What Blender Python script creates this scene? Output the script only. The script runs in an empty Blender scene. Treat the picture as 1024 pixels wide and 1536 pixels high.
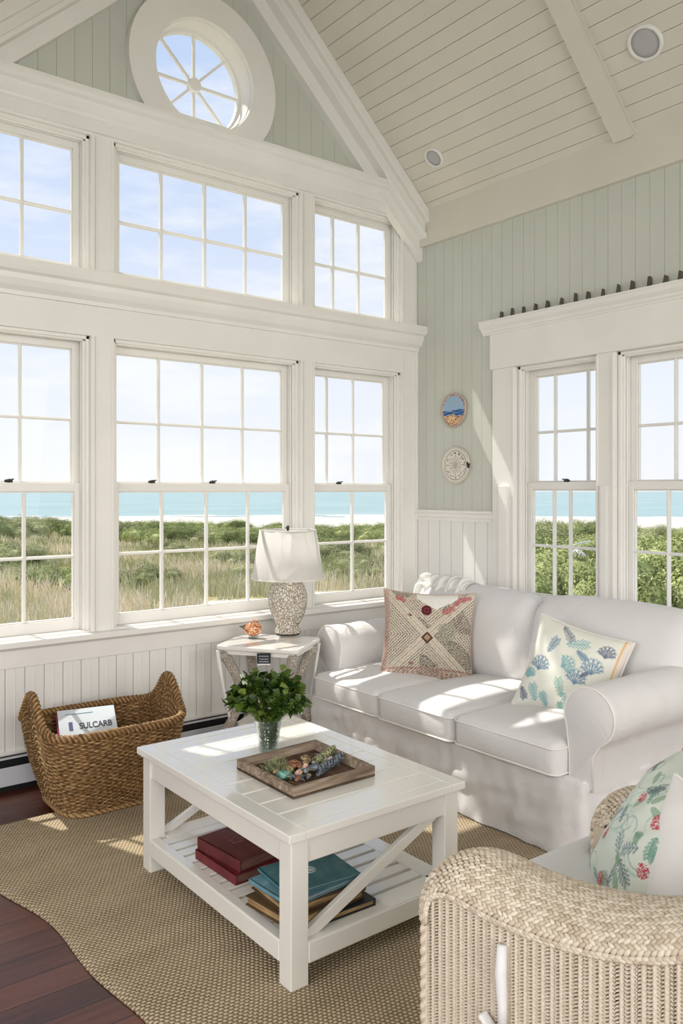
import bpy, bmesh, math, random
import numpy as np
from mathutils import Vector, Matrix, noise, Euler

random.seed(7)
rng = np.random.default_rng(11)
SC = bpy.context.scene
COL = SC.collection

# ------------------------------------------------------------------ camera
cam_d = bpy.data.cameras.new('camera')
cam = bpy.data.objects.new('camera', cam_d)
COL.objects.link(cam)
SC.camera = cam
cam.location = (-3.91, -4.14, 1.45)
cam.rotation_euler = (math.radians(90), 0, math.atan2(.787, .617) - math.pi / 2)
cam_d.sensor_fit = 'AUTO'
cam_d.sensor_width = 36
cam_d.lens = 36 * 1228 / 1536
cam_d.shift_y = -33 / 1536
cam_d.clip_end = 6000
cam_d.clip_start = .05

# ------------------------------------------------------------------ exposure
vs = SC.view_settings
vs.view_transform = 'Standard'
vs.look = 'None'
vs.exposure = 0.0
vs.gamma = 1.0
vs.use_curve_mapping = False

# ------------------------------------------------------------------ sky
def srgb(c):
    if isinstance(c, str):
        c = [int(c[i:i + 2], 16) / 255 for i in (0, 2, 4)]
    return tuple((v / 12.92 if v <= .04045 else ((v + .055) / 1.055) ** 2.4) for v in c)

world = bpy.data.worlds.new('sky')
SC.world = world
world.use_nodes = True
wn = world.node_tree.nodes
wl = world.node_tree.links
wn.clear()
w_out = wn.new('ShaderNodeOutputWorld')
w_bg = wn.new('ShaderNodeBackground')
w_bg.inputs['Strength'].default_value = 1.06
w_tc = wn.new('ShaderNodeTexCoord')
w_sep = wn.new('ShaderNodeSeparateXYZ')
wl.new(w_tc.outputs['Generated'], w_sep.inputs[0])
w_r = wn.new('ShaderNodeValToRGB')
cr = w_r.color_ramp
cr.elements[0].position = 0.0
cr.elements[0].color = (.93, .95, 1.0, 1)
cr.elements[1].position = 1.0
cr.elements[1].color = (.44, .57, .86, 1)
for p, c in ((.12, (.86, .90, 1.0, 1)), (.30, (.66, .76, .96, 1)), (.52, (.52, .66, .93, 1))):
    e = cr.elements.new(p)
    e.color = c
wl.new(w_sep.outputs['Z'], w_r.inputs[0])
w_map = wn.new('ShaderNodeMapping')
w_map.inputs['Scale'].default_value = (2.2, 2.2, 9.0)
wl.new(w_tc.outputs['Generated'], w_map.inputs[0])
w_n = wn.new('ShaderNodeTexNoise')
w_n.inputs['Scale'].default_value = 1.6
w_n.inputs['Detail'].default_value = 7
w_n.inputs['Roughness'].default_value = .55
wl.new(w_map.outputs[0], w_n.inputs['Vector'])
w_cr = wn.new('ShaderNodeValToRGB')
w_cr.color_ramp.elements[0].position = .50
w_cr.color_ramp.elements[1].position = .74
wl.new(w_n.outputs['Fac'], w_cr.inputs[0])
w_mx = wn.new('ShaderNodeMixRGB')
w_mx.inputs[2].default_value = (1.0, 1.0, 1.02, 1)
wl.new(w_cr.outputs[0], w_mx.inputs[0])
wl.new(w_r.outputs[0], w_mx.inputs[1])
wl.new(w_mx.outputs[0], w_bg.inputs[0])
wl.new(w_bg.outputs[0], w_out.inputs[0])

# ------------------------------------------------------------------ sun, and added area lights that fill the interior
sd = bpy.data.lights.new('sun', 'SUN')
sd.energy = 5.2
sd.angle = math.radians(.6)
sd.color = (1, .95, .87)
sun = bpy.data.objects.new('sun', sd)
COL.objects.link(sun)
# direction the light travels: down, towards -y, a little towards -x
SUN_DIR = Vector((.20, -.57, -.98)).normalized()
sun.rotation_euler = SUN_DIR.to_track_quat('-Z', 'Y').to_euler()

def area(name, loc, target, sx, sy, power, color):
    d = bpy.data.lights.new(name, 'AREA')
    d.shape = 'RECTANGLE'
    d.size = sx
    d.size_y = sy
    d.energy = power
    d.spread = math.radians(128)
    d.color = color
    o = bpy.data.objects.new(name, d)
    COL.objects.link(o)
    o.location = loc
    o.rotation_euler = (Vector(target) - Vector(loc)).to_track_quat('-Z', 'Z').to_euler()
    return o

area('fill_light_rear', (-3.0, -6.45, 1.75), (-3.0, -1.5, .35), 5.2, 2.3, 92, (1, .95, .90))  # added fill behind the camera, brightens the room
area('fill_light_left', (-6.0, -3.3, 1.75), (-1.5, -3.0, .35), 4.6, 2.3, 60, (1, .95, .905))  # second added fill, from the unseen left side

# ------------------------------------------------------------------ materials
MATS = {}
class NT:
    def __init__(s, m):
        s.t = m.node_tree
        s.n = s.t.nodes
        s.l = s.t.links
        s.b = s.n.get('Principled BSDF')
    def new(s, t, **kw):
        n = s.n.new(t)
        for k, v in kw.items():
            if k in n.inputs.keys():
                n.inputs[k].default_value = v
            else:
                setattr(n, k, v)
        return n
    def link(s, a, b):
        s.l.new(a, b)
    def coord(s, scale=(1, 1, 1), kind='Object', rot=(0, 0, 0)):
        tc = s.new('ShaderNodeTexCoord')
        mp = s.new('ShaderNodeMapping')
        mp.inputs['Scale'].default_value = scale
        mp.inputs['Rotation'].default_value = rot
        s.link(tc.outputs[kind], mp.inputs[0])
        return mp.outputs[0]
    def ramp(s, fac, stops):
        r = s.new('ShaderNodeValToRGB')
        el = r.color_ramp.elements
        while len(el) < len(stops):
            el.new(.5)
        for e, (p, c) in zip(el, stops):
            e.position = p
            e.color = (*c, 1)
        s.link(fac, r.inputs[0])
        return r.outputs[0]
    def bump(s, h, strength=.3, dist=.01):
        b = s.new('ShaderNodeBump')
        b.inputs['Strength'].default_value = strength
        b.inputs['Distance'].default_value = dist
        s.link(h, b.inputs['Height'])
        s.link(b.outputs[0], s.b.inputs['Normal'])
        return b
    def math(s, op, a, b=None, c=None):
        m = s.new('ShaderNodeMath', operation=op)
        for i, v in enumerate((a, b, c)):
            if v is None: continue
            if isinstance(v, (int, float)):
                m.inputs[i].default_value = v
            else:
                s.link(v, m.inputs[i])
        return m.outputs[0]

def mat(name, col=(.8, .8, .8), rough=.5, metal=0, spec=.5):
    m = bpy.data.materials.new(name)
    m.use_nodes = True
    b = m.node_tree.nodes['Principled BSDF']
    b.inputs['Base Color'].default_value = (*srgb(col), 1)
    b.inputs['Roughness'].default_value = rough
    b.inputs['Metallic'].default_value = metal
    b.inputs['Specular IOR Level'].default_value = spec
    MATS[name] = m
    return m

def paint(name, col, rough=.45, var=.03, bs=.06):
    m = mat(name, col, rough)
    t = NT(m)
    n = t.new('ShaderNodeTexNoise', Scale=3.0, Detail=4.0)
    t.link(t.coord(), n.inputs['Vector'])
    c = srgb(col)
    o = t.ramp(n.outputs['Fac'], [(.3, tuple(v * (1 - var) for v in c)), (.7, tuple(min(1, v * (1 + var)) for v in c))])
    t.link(o, t.b.inputs['Base Color'])
    n2 = t.new('ShaderNodeTexNoise', Scale=60.0, Detail=3.0)
    t.link(t.coord((1, 1, .35)), n2.inputs['Vector'])
    t.bump(n2.outputs['Fac'], bs, .004)
    return m

M_trim = paint('white_trim_paint', (.935, .925, .90), .38)
M_wain = paint('white_wainscot_paint', (.925, .92, .90), .42)
M_ceil = paint('cream_ceiling_paint', (.865, .84, .79), .55)
M_sage = paint('sage_green_wall_paint', (.80, .808, .765), .6)
M_table = paint('white_table_lacquer', (.94, .93, .90), .16, .02, .02)
M_table.node_tree.nodes['Principled BSDF'].inputs['Coat Weight'].default_value = .7
M_table.node_tree.nodes['Principled BSDF'].inputs['Coat Roughness'].default_value = .06
M_deck = mat('ceiling_seam_paint', (.62, .59, .54), .8)
M_dark = mat('dark_groove', (.23, .215, .19), .8)
M_black = mat('black_slot', (.035, .035, .04), .7)
M_heater = mat('white_enamel', (.80, .81, .83), .35)
M_lock = mat('aged_pewter', (.28, .27, .25), .35, .8)
M_stone = mat('weathered_grey_peg', (.33, .31, .28), .8)
M_rubber = mat('dark_shadow_gap', (.10, .095, .09), .8)

def color_mat(name, rough=.8, bump_scale=0, bump_s=.2, attr='Col', spec=.3):
    m = mat(name, (.8, .8, .8), rough, spec=spec)
    t = NT(m)
    a = t.new('ShaderNodeAttribute', attribute_name=attr)
    t.link(a.outputs['Color'], t.b.inputs['Base Color'])
    if bump_scale:
        n = t.new('ShaderNodeTexNoise', Scale=float(bump_scale), Detail=3.0)
        t.link(t.coord(), n.inputs['Vector'])
        t.bump(n.outputs['Fac'], bump_s, .004)
    return m

def fabric(name, col, rough=.9, wr=.5):
    m = mat(name, col, rough, spec=.2)
    t = NT(m)
    n = t.new('ShaderNodeTexNoise', Scale=5.0, Detail=5.0, Roughness=.55, Distortion=.6)
    t.link(t.coord((1, 1, 1)), n.inputs['Vector'])
    n2 = t.new('ShaderNodeTexNoise', Scale=420.0, Detail=1.0)
    t.link(t.coord(), n2.inputs['Vector'])
    h = t.math('MULTIPLY_ADD', n2.outputs['Fac'], .045, n.outputs['Fac'])
    t.bump(h, wr, .02)
    t.b.inputs['Sheen Weight'].default_value = .15
    return m

M_slip = fabric('white_slipcover_cotton', (.895, .888, .885), .9, .5)
M_pipe = fabric('white_piping_cord', (.95, .94, .92), .85, .1)
M_cushw = fabric('white_cushion_cotton', (.90, .90, .90), .9, .25)

# wood floor: boards running along x
def floor_mat():
    m = mat('red_brown_wood_floor', (.3, .15, .1), .3)
    t = NT(m)
    br = t.new('ShaderNodeTexBrick')
    br.offset = .37
    br.inputs['Scale'].default_value = 1.0
    br.inputs['Brick Width'].default_value = 1.7
    br.inputs['Row Height'].default_value = .118
    br.inputs['Mortar Size'].default_value = .0022
    br.inputs['Bias'].default_value = 0
    br.inputs['Color1'].default_value = (0, 0, 0, 1)
    br.inputs['Color2'].default_value = (1, 1, 1, 1)
    br.inputs['Mortar'].default_value = (.5, .5, .5, 1)
    co = t.coord()
    t.link(co, br.inputs['Vector'])
    n = t.new('ShaderNodeTexNoise', Scale=2.2, Detail=9.0, Roughness=.65, Distortion=.7)
    t.link(t.coord((1.2, 16, 1)), n.inputs['Vector'])
    n2 = t.new('ShaderNodeTexNoise', Scale=2.6, Detail=3.0)
    t.link(co, n2.inputs['Vector'])
    f = t.math('MULTIPLY_ADD', br.outputs['Color'], .35, t.math('MULTIPLY_ADD', n.outputs['Fac'], .75, t.math('MULTIPLY', n2.outputs['Fac'], .25)))
    c = t.ramp(f, [(.35, srgb((.17, .085, .065))), (.62, srgb((.33, .175, .125))), (.9, srgb((.46, .27, .19)))])
    mx = t.new('ShaderNodeMixRGB')
    t.link(br.outputs['Fac'], mx.inputs[0])
    t.link(c, mx.inputs[1])
    mx.inputs[2].default_value = (.015, .008, .006, 1)
    t.link(mx.outputs[0], t.b.inputs['Base Color'])
    t.link(t.math('MULTIPLY_ADD', n2.outputs['Fac'], .3, .16), t.b.inputs['Roughness'])
    h = t.math('SUBTRACT', t.math('MULTIPLY', n.outputs['Fac'], .12), br.outputs['Fac'])
    t.bump(h, .5, .004)
    return m
M_floor = floor_mat()

def rug_mat():
    m = mat('woven_jute', (.7, .6, .45), .95, spec=.1)
    t = NT(m)
    co = t.coord()
    # slight wobble so the rows are not ruler straight
    nz = t.new('ShaderNodeTexNoise', Scale=1.7, Detail=2.0)
    t.link(co, nz.inputs['Vector'])
    mixv = t.new('ShaderNodeVectorMath', operation='MULTIPLY_ADD')
    t.link(nz.outputs['Color'], mixv.inputs[0])
    mixv.inputs[1].default_value = (.06, .06, 0)
    t.link(co, mixv.inputs[2])
    sp = t.new('ShaderNodeSeparateXYZ')
    t.link(mixv.outputs[0], sp.inputs[0])
    K = math.pi / .0125
    y = t.math('MULTIPLY', sp.outputs['Y'], K)
    row = t.math('FLOOR', t.math('DIVIDE', y, math.pi))
    par = t.math('MULTIPLY', t.math('MODULO', row, 2.0), math.pi / 2)
    x = t.math('ADD', t.math('MULTIPLY', sp.outputs['X'], K * .78), par)
    h = t.math('MULTIPLY', t.math('ABSOLUTE', t.math('SINE', x)), t.math('ABSOLUTE', t.math('SINE', y)))
    h = t.math('POWER', h, .6)
    n = t.new('ShaderNodeTexNoise', Scale=160.0, Detail=3.0)
    t.link(co, n.inputs['Vector'])
    n2 = t.new('ShaderNodeTexNoise', Scale=3.0, Detail=5.0, Roughness=.6)
    t.link(t.coord((1, 2.4, 1)), n2.inputs['Vector'])
    f = t.math('ADD', t.math('MULTIPLY', h, .55), t.math('MULTIPLY_ADD', n.outputs['Fac'], .35, t.math('MULTIPLY', n2.outputs['Fac'], .35)))
    c = t.ramp(f, [(.2, srgb((.35, .29, .22))), (.55, srgb((.69, .615, .50))), (.95, srgb((.86, .79, .68)))])
    t.link(c, t.b.inputs['Base Color'])
    hh = t.math('MULTIPLY_ADD', n.outputs['Fac'], .35, h)
    t.bump(hh, .9, .007)
    return m
M_rug = rug_mat()

def weave_mat(name, c0, c1, c2, rough=.75):
    m = mat(name, c1, rough, spec=.3)
    t = NT(m)
    a = t.new('ShaderNodeAttribute', attribute_name='Col')
    n = t.new('ShaderNodeTexNoise', Scale=90.0, Detail=4.0)
    t.link(t.coord(), n.inputs['Vector'])
    sep = t.new('ShaderNodeSeparateColor')
    t.link(a.outputs['Color'], sep.inputs[0])
    f = t.math('ADD', t.math('MULTIPLY', sep.outputs[0], .85), t.math('MULTIPLY', n.outputs['Fac'], .18))
    c = t.ramp(f, [(.18, srgb(c0)), (.5, srgb(c1)), (.82, srgb(c2))])
    t.link(c, t.b.inputs['Base Color'])
    t.bump(n.outputs['Fac'], .35, .003)
    return m
M_basket = weave_mat('brown_woven_seagrass', (.20, .13, .07), (.50, .37, .22), (.80, .67, .47), .6)
M_wicker = weave_mat('natural_paper_wicker', (.50, .43, .36), (.77, .71, .625), (.90, .86, .79), .8)
M_gapback = mat('dark_gap_backing', (.30, .25, .20), .95)  # dark colour standing in for shade inside the wicker gaps

def shell_mat(name, scale=(70, 70, 42)):
    m = mat(name, (.85, .8, .72), .55)
    t = NT(m)
    v = t.new('ShaderNodeTexVoronoi', feature='DISTANCE_TO_EDGE')
    v.inputs['Scale'].default_value = 1.0
    nz = t.new('ShaderNodeTexNoise', Scale=18.0, Detail=2.0)
    co = t.coord()
    t.link(co, nz.inputs['Vector'])
    mv = t.new('ShaderNodeVectorMath', operation='MULTIPLY_ADD')
    t.link(nz.outputs['Color'], mv.inputs[0])
    mv.inputs[1].default_value = (.035, .035, .05)
    t.link(co, mv.inputs[2])
    mp = t.new('ShaderNodeMapping')
    mp.inputs['Scale'].default_value = scale
    mp.inputs['Rotation'].default_value = (.4, .3, 0)
    t.link(mv.outputs[0], mp.inputs[0])
    t.link(mp.outputs[0], v.inputs['Vector'])
    c = t.ramp(v.outputs['Distance'], [(.02, srgb((.52, .43, .34))), (.08, srgb((.86, .81, .74))), (.18, srgb((.95, .93, .89)))])
    t.link(c, t.b.inputs['Base Color'])
    t.bump(v.outputs['Distance'], .9, .02)
    return m
M_shell = shell_mat('seashell_mosaic')
M_shell2 = shell_mat('small_shell_crust', (110, 110, 110))

def wood_mat(name, c0, c1, c2, scale=(3, 40, 40), rough=.8):
    m = mat(name, c1, rough, spec=.25)
    t = NT(m)
    n = t.new('ShaderNodeTexNoise', Scale=1.0, Detail=8.0, Roughness=.65, Distortion=.6)
    t.link(t.coord(scale), n.inputs['Vector'])
    c = t.ramp(n.outputs['Fac'], [(.3, srgb(c0)), (.52, srgb(c1)), (.75, srgb(c2))])
    t.link(c, t.b.inputs['Base Color'])
    t.bump(n.outputs['Fac'], .5, .003)
    return m
M_tray = wood_mat('weathered_tray_wood', (.36, .29, .24), (.58, .51, .44), (.76, .70, .62))
M_tray_in = wood_mat('dark_tray_wood', (.20, .13, .10), (.36, .27, .22), (.52, .43, .36), (30, 5, 30))

def glass_mat(name, tint=(1, 1, 1), ior=1.45, refl=.9, rough=0.0):
    m = bpy.data.materials.new(name)
    m.use_nodes = True
    t = m.node_tree
    t.nodes.clear()
    out = t.nodes.new('ShaderNodeOutputMaterial')
    mx = t.nodes.new('ShaderNodeMixShader')
    tr = t.nodes.new('ShaderNodeBsdfTransparent')
    gl = t.nodes.new('ShaderNodeBsdfGlossy')
    fr = t.nodes.new('ShaderNodeLayerWeight')
    mu = t.nodes.new('ShaderNodeMath')
    mu.operation = 'MULTIPLY'
    mu.inputs[1].default_value = refl
    fr.inputs['Blend'].default_value = ior
    tr.inputs['Color'].default_value = (*tint, 1)
    gl.inputs['Roughness'].default_value = rough
    t.links.new(fr.outputs['Facing'], mu.inputs[0])
    t.links.new(mu.outputs[0], mx.inputs[0])
    t.links.new(tr.outputs[0], mx.inputs[1])
    t.links.new(gl.outputs[0], mx.inputs[2])
    t.links.new(mx.outputs[0], out.inputs[0])
    return m
M_pane = glass_mat('window_glass', (.985, .99, .99), .12, .35)
M_vase = glass_mat('vase_glass', (.88, .93, .93), .35, .8, .03)

# ------------------------------------------------------------------ mesh helpers
class MB:
    """collects verts and faces of ONE part, in world coordinates"""
    def __init__(s):
        s.v = []
        s.f = []
    def add(s, vs_, fs):
        o = len(s.v)
        s.v += [tuple(v) for v in vs_]
        s.f += [tuple(i + o for i in f) for f in fs]
        return s
    def box(s, x0, x1, y0, y1, z0, z1):
        x0, x1 = sorted((x0, x1)); y0, y1 = sorted((y0, y1)); z0, z1 = sorted((z0, z1))
        return s.add([(x0, y0, z0), (x1, y0, z0), (x1, y1, z0), (x0, y1, z0), (x0, y0, z1), (x1, y0, z1), (x1, y1, z1), (x0, y1, z1)],
                     [(0, 3, 2, 1), (4, 5, 6, 7), (0, 1, 5, 4), (1, 2, 6, 5), (2, 3, 7, 6), (3, 0, 4, 7)])
    def bar(s, a, b, w, h, up=(0, 0, 1)):
        a = Vector(a); b = Vector(b)
        d = (b - a).normalized()
        u = Vector(up)
        sdir = d.cross(u).normalized()
        u = sdir.cross(d).normalized()
        vs_ = []
        for p in (a, b):
            for i, j in ((-1, -1), (1, -1), (1, 1), (-1, 1)):
                vs_.append(p + sdir * (w / 2 * i) + u * (h / 2 * j))
        return s.add(vs_, [(3, 2, 1, 0), (4, 5, 6, 7), (0, 1, 5, 4), (1, 2, 6, 5), (2, 3, 7, 6), (3, 0, 4, 7)])
    def prism(s, poly, fn0, fn1):
        """poly: 2d points; fn maps (a,b) to 3d at the two ends"""
        n = len(poly)
        vs_ = [fn0(*p) for p in poly] + [fn1(*p) for p in poly]
        fs = [tuple(range(n))[::-1], tuple(range(n, 2 * n))]
        for i in range(n):
            j = (i + 1) % n
            fs.append((i, j, n + j, n + i))
        return s.add(vs_, fs)
    def tube(s, pts, r, seg=8, closed=False):
        pts = [Vector(p) for p in pts]
        n = len(pts)
        rr = r if hasattr(r, '__len__') else [r] * n
        rings = []
        prev = None
        for i, p in enumerate(pts):
            if closed:
                d = (pts[(i + 1) % n] - pts[i - 1]).normalized()
            else:
                d = (pts[min(i + 1, n - 1)] - pts[max(i - 1, 0)]).normalized()
            if prev is None:
                a = Vector((0, 0, 1)) if abs(d.z) < .9 else Vector((1, 0, 0))
                u = d.cross(a).normalized()
            else:
                u = (prev - d * prev.dot(d)).normalized()
            prev = u
            w = d.cross(u)
            rings.append([p + (u * math.cos(2 * math.pi * k / seg) + w * math.sin(2 * math.pi * k / seg)) * rr[i] for k in range(seg)])
        vs_ = [v for r_ in rings for v in r_]
        fs = []
        m = n if closed else n - 1
        for i in range(m):
            j = (i + 1) % n
            for k in range(seg):
                l = (k + 1) % seg
                fs.append((i * seg + k, i * seg + l, j * seg + l, j * seg + k))
        if not closed:
            fs.append(tuple(range(seg))[::-1])
            fs.append(tuple((n - 1) * seg + k for k in range(seg)))
        return s.add(vs_, fs)
    def lathe(s, prof, c=(0, 0, 0), seg=32, cap=True):
        n = len(prof)
        vs_ = []
        for r, z in prof:
            for k in range(seg):
                a = 2 * math.pi * k / seg
                vs_.append((c[0] + r * math.cos(a), c[1] + r * math.sin(a), c[2] + z))
        fs = []
        for i in range(n - 1):
            for k in range(seg):
                l = (k + 1) % seg
                fs.append((i * seg + k, i * seg + l, (i + 1) * seg + l, (i + 1) * seg + k))
        if cap:
            fs.append(tuple(range(seg))[::-1])
            fs.append(tuple((n - 1) * seg + k for k in range(seg)))
        return s.add(vs_, fs)
    def ball(s, c, r, seg=8, rings=5, M=None):
        r = r if hasattr(r, '__len__') else (r, r, r)
        vs_ = []
        for i in range(1, rings):
            t = math.pi * i / rings
            for k in range(seg):
                a = 2 * math.pi * k / seg
                vs_.append(Vector((r[0] * math.sin(t) * math.cos(a), r[1] * math.sin(t) * math.sin(a), r[2] * math.cos(t))))
        vs_.append(Vector((0, 0, r[2])))
        vs_.append(Vector((0, 0, -r[2])))
        if M is not None:
            vs_ = [M @ v for v in vs_]
        vs_ = [v + Vector(c) for v in vs_]
        fs = []
        for i in range(rings - 2):
            for k in range(seg):
                l = (k + 1) % seg
                fs.append((i * seg + k, (i + 1) * seg + k, (i + 1) * seg + l, i * seg + l))
        top = (rings - 1) * seg
        for k in range(seg):
            l = (k + 1) % seg
            fs.append((top, k, l))
            fs.append((top + 1, (rings - 2) * seg + l, (rings - 2) * seg + k))
        return s.add(vs_, fs)

def worldloc(o):
    v = Vector((0, 0, 0))
    while o is not None:
        v = v + o.location
        o = o.parent
    return v

def tag(o, label=None, cat=None, group=None, kind=None):
    if label: o['label'] = label
    if cat: o['category'] = cat
    if group: o['group'] = group
    if kind: o['kind'] = kind
    return o

def thing(name, loc, label=None, cat=None, group=None, kind=None):
    o = bpy.data.objects.new(name, None)
    o.empty_display_size = .1
    COL.objects.link(o)
    o.location = loc
    return tag(o, label, cat, group, kind)

def put(name, mb, m, parent=None, bevel=0, smooth=False, local=False, seg=2, fix=True, solid=0, sub=0):
    """link one mesh object; mb is in world coordinates unless local"""
    me = bpy.data.meshes.new(name)
    off = Vector((0, 0, 0)) if (parent is None or local) else worldloc(parent)
    if isinstance(mb, MB):
        v, f = mb.v, mb.f
        me.from_pydata([(p[0] - off.x, p[1] - off.y, p[2] - off.z) for p in v], [], f)
    else:
        v, f = mb
        v = np.asarray(v, dtype=np.float64) - np.array(off)
        me.from_pydata(v.tolist(), [], f.tolist() if hasattr(f, 'tolist') else f)
    if fix and len(me.polygons) < 20000:
        b = bmesh.new()
        b.from_mesh(me)
        bmesh.ops.recalc_face_normals(b, faces=b.faces)
        b.to_mesh(me)
        b.free()
    me.materials.append(m)
    if smooth:
        me.polygons.foreach_set('use_smooth', [True] * len(me.polygons))
    me.update()
    o = bpy.data.objects.new(name, me)
    COL.objects.link(o)
    if parent is not None:
        o.parent = parent
    if solid:
        md = o.modifiers.new('thickness', 'SOLIDIFY')
        md.thickness = solid
        md.offset = 0
    if bevel:
        md = o.modifiers.new('soft_edges', 'BEVEL')
        md.width = bevel
        md.segments = seg
        md.limit_method = 'ANGLE'
        md.angle_limit = math.radians(40)
    if sub:
        md = o.modifiers.new('smooth', 'SUBSURF')
        md.levels = sub
        md.render_levels = sub
    return o

def struct(name, mb, m, **k):
    o = put(name, mb, m, **k)
    o['kind'] = 'structure'
    return o

def setcol(o, cols):
    me = o.data
    ca = me.color_attributes.new('Col', 'FLOAT_COLOR', 'POINT')
    arr = np.ones((len(me.vertices), 4), dtype=np.float32)
    arr[:, :3] = cols
    ca.data.foreach_set('color', arr.ravel())

def dup(root, loc=None, rot=None, label=None, parent=None):
    c = root.copy()
    COL.objects.link(c)
    c.parent = parent
    if loc is not None: c.location = loc
    if rot is not None: c.rotation_euler = rot
    if label: c['label'] = label
    for ch in list(root.children):
        dup(ch, parent=c)
    return c

def lin(c):
    return np.array(srgb(c))

# ================================================================== THE ROOM
RX = -1.62          # ridge
SL = .94            # roof pitch
def roof(x):
    return 3.32 - SL * x if x > RX else 3.32 - SL * (2 * RX - x)

# floor
struct('floor', MB().box(-6.1, .16, -6.6, .16, -.12, 0), M_floor)

# --- wall_back (window wall): windows x ranges
WX = [(-3.05, -2.315), (-2.19, -.99), (-.88, -.145)]
SILL, LT, UB, UT = .71, 2.25, 2.57, 3.29
b = MB()
b.box(-6.1, 0, 0, .16, 0, SILL)
b.box(-3.05, 0, 0, .16, LT, UB)
b.box(-3.05, 0, 0, .16, UT, 3.55)
b.box(-6.1, -3.05, 0, .16, SILL, 3.40)
b.box(-2.315, -2.19, 0, .16, SILL, LT); b.box(-2.315, -2.19, 0, .16, UB, UT)
b.box(-.99, -.88, 0, .16, SILL, LT); b.box(-.99, -.88, 0, .16, UB, UT)
b.box(-.145, .16, 0, .16, SILL, LT); b.box(-.145, .16, 0, .16, UB, UT)
struct('wall_back', b, M_trim)

# gable above the cornice: sage boards with a round hole
CX, CZ, RO, RI = -1.665, 3.785, .462, .308
b = MB()
bb = MB()
w = .0233
x = -3.24
k = 0
while x < 0:
    g = .0014 if k % 4 == 0 else 0
    x0, x1 = x + g, min(x + w, 0)
    zt0, zt1 = roof(x0) + .02, roof(x1) + .02
    m_ = max(abs(x0 - CX), abs(x1 - CX))
    def seg_(za0, za1, zb0, zb1, y=-.004, y2=.012, B=b, xa=x0, xb=x1):
        B.add([(xa, y, za0), (xb, y, za1), (xb, y, zb1), (xa, y, zb0), (xa, y2, za0), (xb, y2, za1), (xb, y2, zb1), (xa, y2, zb0)],
              [(0, 1, 2, 3), (7, 6, 5, 4), (0, 4, 5, 1), (1, 5, 6, 2), (2, 6, 7, 3), (3, 7, 4, 0)])
    rr = .40
    if m_ < rr:
        h0 = math.sqrt(rr * rr - (x0 - CX) ** 2); h1 = math.sqrt(rr * rr - (x1 - CX) ** 2)
        seg_(3.43, 3.43, CZ - h0, CZ - h1) if CZ - h0 > 3.44 and CZ - h1 > 3.44 else None
        seg_(CZ + h0, CZ + h1, zt0, zt1)
        seg_(CZ + h0, CZ + h1, zt0, zt1, .012, .16, bb, x, x1)
        if CZ - h0 > 3.44 and CZ - h1 > 3.44: seg_(3.43, 3.43, CZ - h0, CZ - h1, .012, .16, bb, x, x1)
    else:
        seg_(3.43, 3.43, zt0, zt1)
        seg_(3.43, 3.43, zt0, zt1, .012, .16, bb, x, x1)
    x += w
    k += 1
struct('wall_gable', b, M_sage)
struct('wall_gable_core', bb, M_sage)

# --- wall_right
RY = [(-1.453, -.875), (-2.33, -1.565)]
RB, RT = .75, 2.20
b = MB()
b.box(.012, .16, -6.6, 0, 0, RB)
b.box(.012, .16, -6.6, 0, RT, 3.45)
b.box(.012, .16, -.875, 0, RB, RT)
b.box(.012, .16, -1.565, -1.453, RB, RT)
b.box(.012, .16, -6.6, -2.33, RB, RT)
struct('wall_right', b, M_sage)
# sage beadboard strips above the chair rail (grooved)
b = MB()
y = -.012
while y > -6.5:
    y1 = y - .0835
    z0 = 1.30
    if y > -.80: b.box(0, .014, y1 + .0016, y, 1.30, 3.2)
    else: b.box(0, .014, y1 + .0016, y, 2.30 if y > -3.0 else 1.3, 3.2)
    y = y1
struct('wall_right_boards', b, M_sage)
# wainscot of the right wall
b = MB()
y = -.02
for k in range(7):
    b.box(-.010, .013, y - .096, y, .12, 1.27)
    y -= .106
struct('wainscot_right', b, M_wain, bevel=.003)
b = MB(); b.box(-.002, .013, -.87, 0, 0, 1.27)
struct('wainscot_right_back', b, M_wain)
b = MB()
b.prism([(0, 1.245), (-.022, 1.245), (-.022, 1.262), (-.014, 1.27), (-.014, 1.292), (-.03, 1.30), (-.03, 1.315), (-.004, 1.32), (0, 1.32)],
        lambda a, c: (a, 0, c), lambda a, c: (a, -.70, c))
struct('trim_1', b, M_trim)
b = MB(); b.box(-.018, .013, -6.5, 0, 0, .12)
struct('baseboard_right', b, M_trim, bevel=.004)

# --- unseen walls with window openings
b = MB()
b.box(-6.1, .16, -6.7, -6.56, 0, .55); b.box(-6.1, .16, -6.7, -6.56, 2.95, 3.45)
b.box(-6.1, -5.7, -6.7, -6.56, .55, 2.95); b.box(-.35, .16, -6.7, -6.56, .55, 2.95)
b.add([(-3.3, -6.7, 3.4), (.1, -6.7, 3.4), (RX, -6.7, 4.9), (-3.3, -6.56, 3.4), (.1, -6.56, 3.4), (RX, -6.56, 4.9)], [(0, 1, 2), (5, 4, 3), (0, 2, 5, 3), (1, 4, 5, 2)])
struct('wall_front', b, M_ceil)
b = MB()
b.box(-6.24, -6.1, -6.7, .16, 0, .55); b.box(-6.24, -6.1, -6.7, .16, 2.95, 3.45)
b.box(-6.24, -6.1, -1.0, .16, .55, 2.95); b.box(-6.24, -6.1, -6.7, -5.7, .55, 2.95)
struct('wall_left', b, M_ceil)

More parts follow.
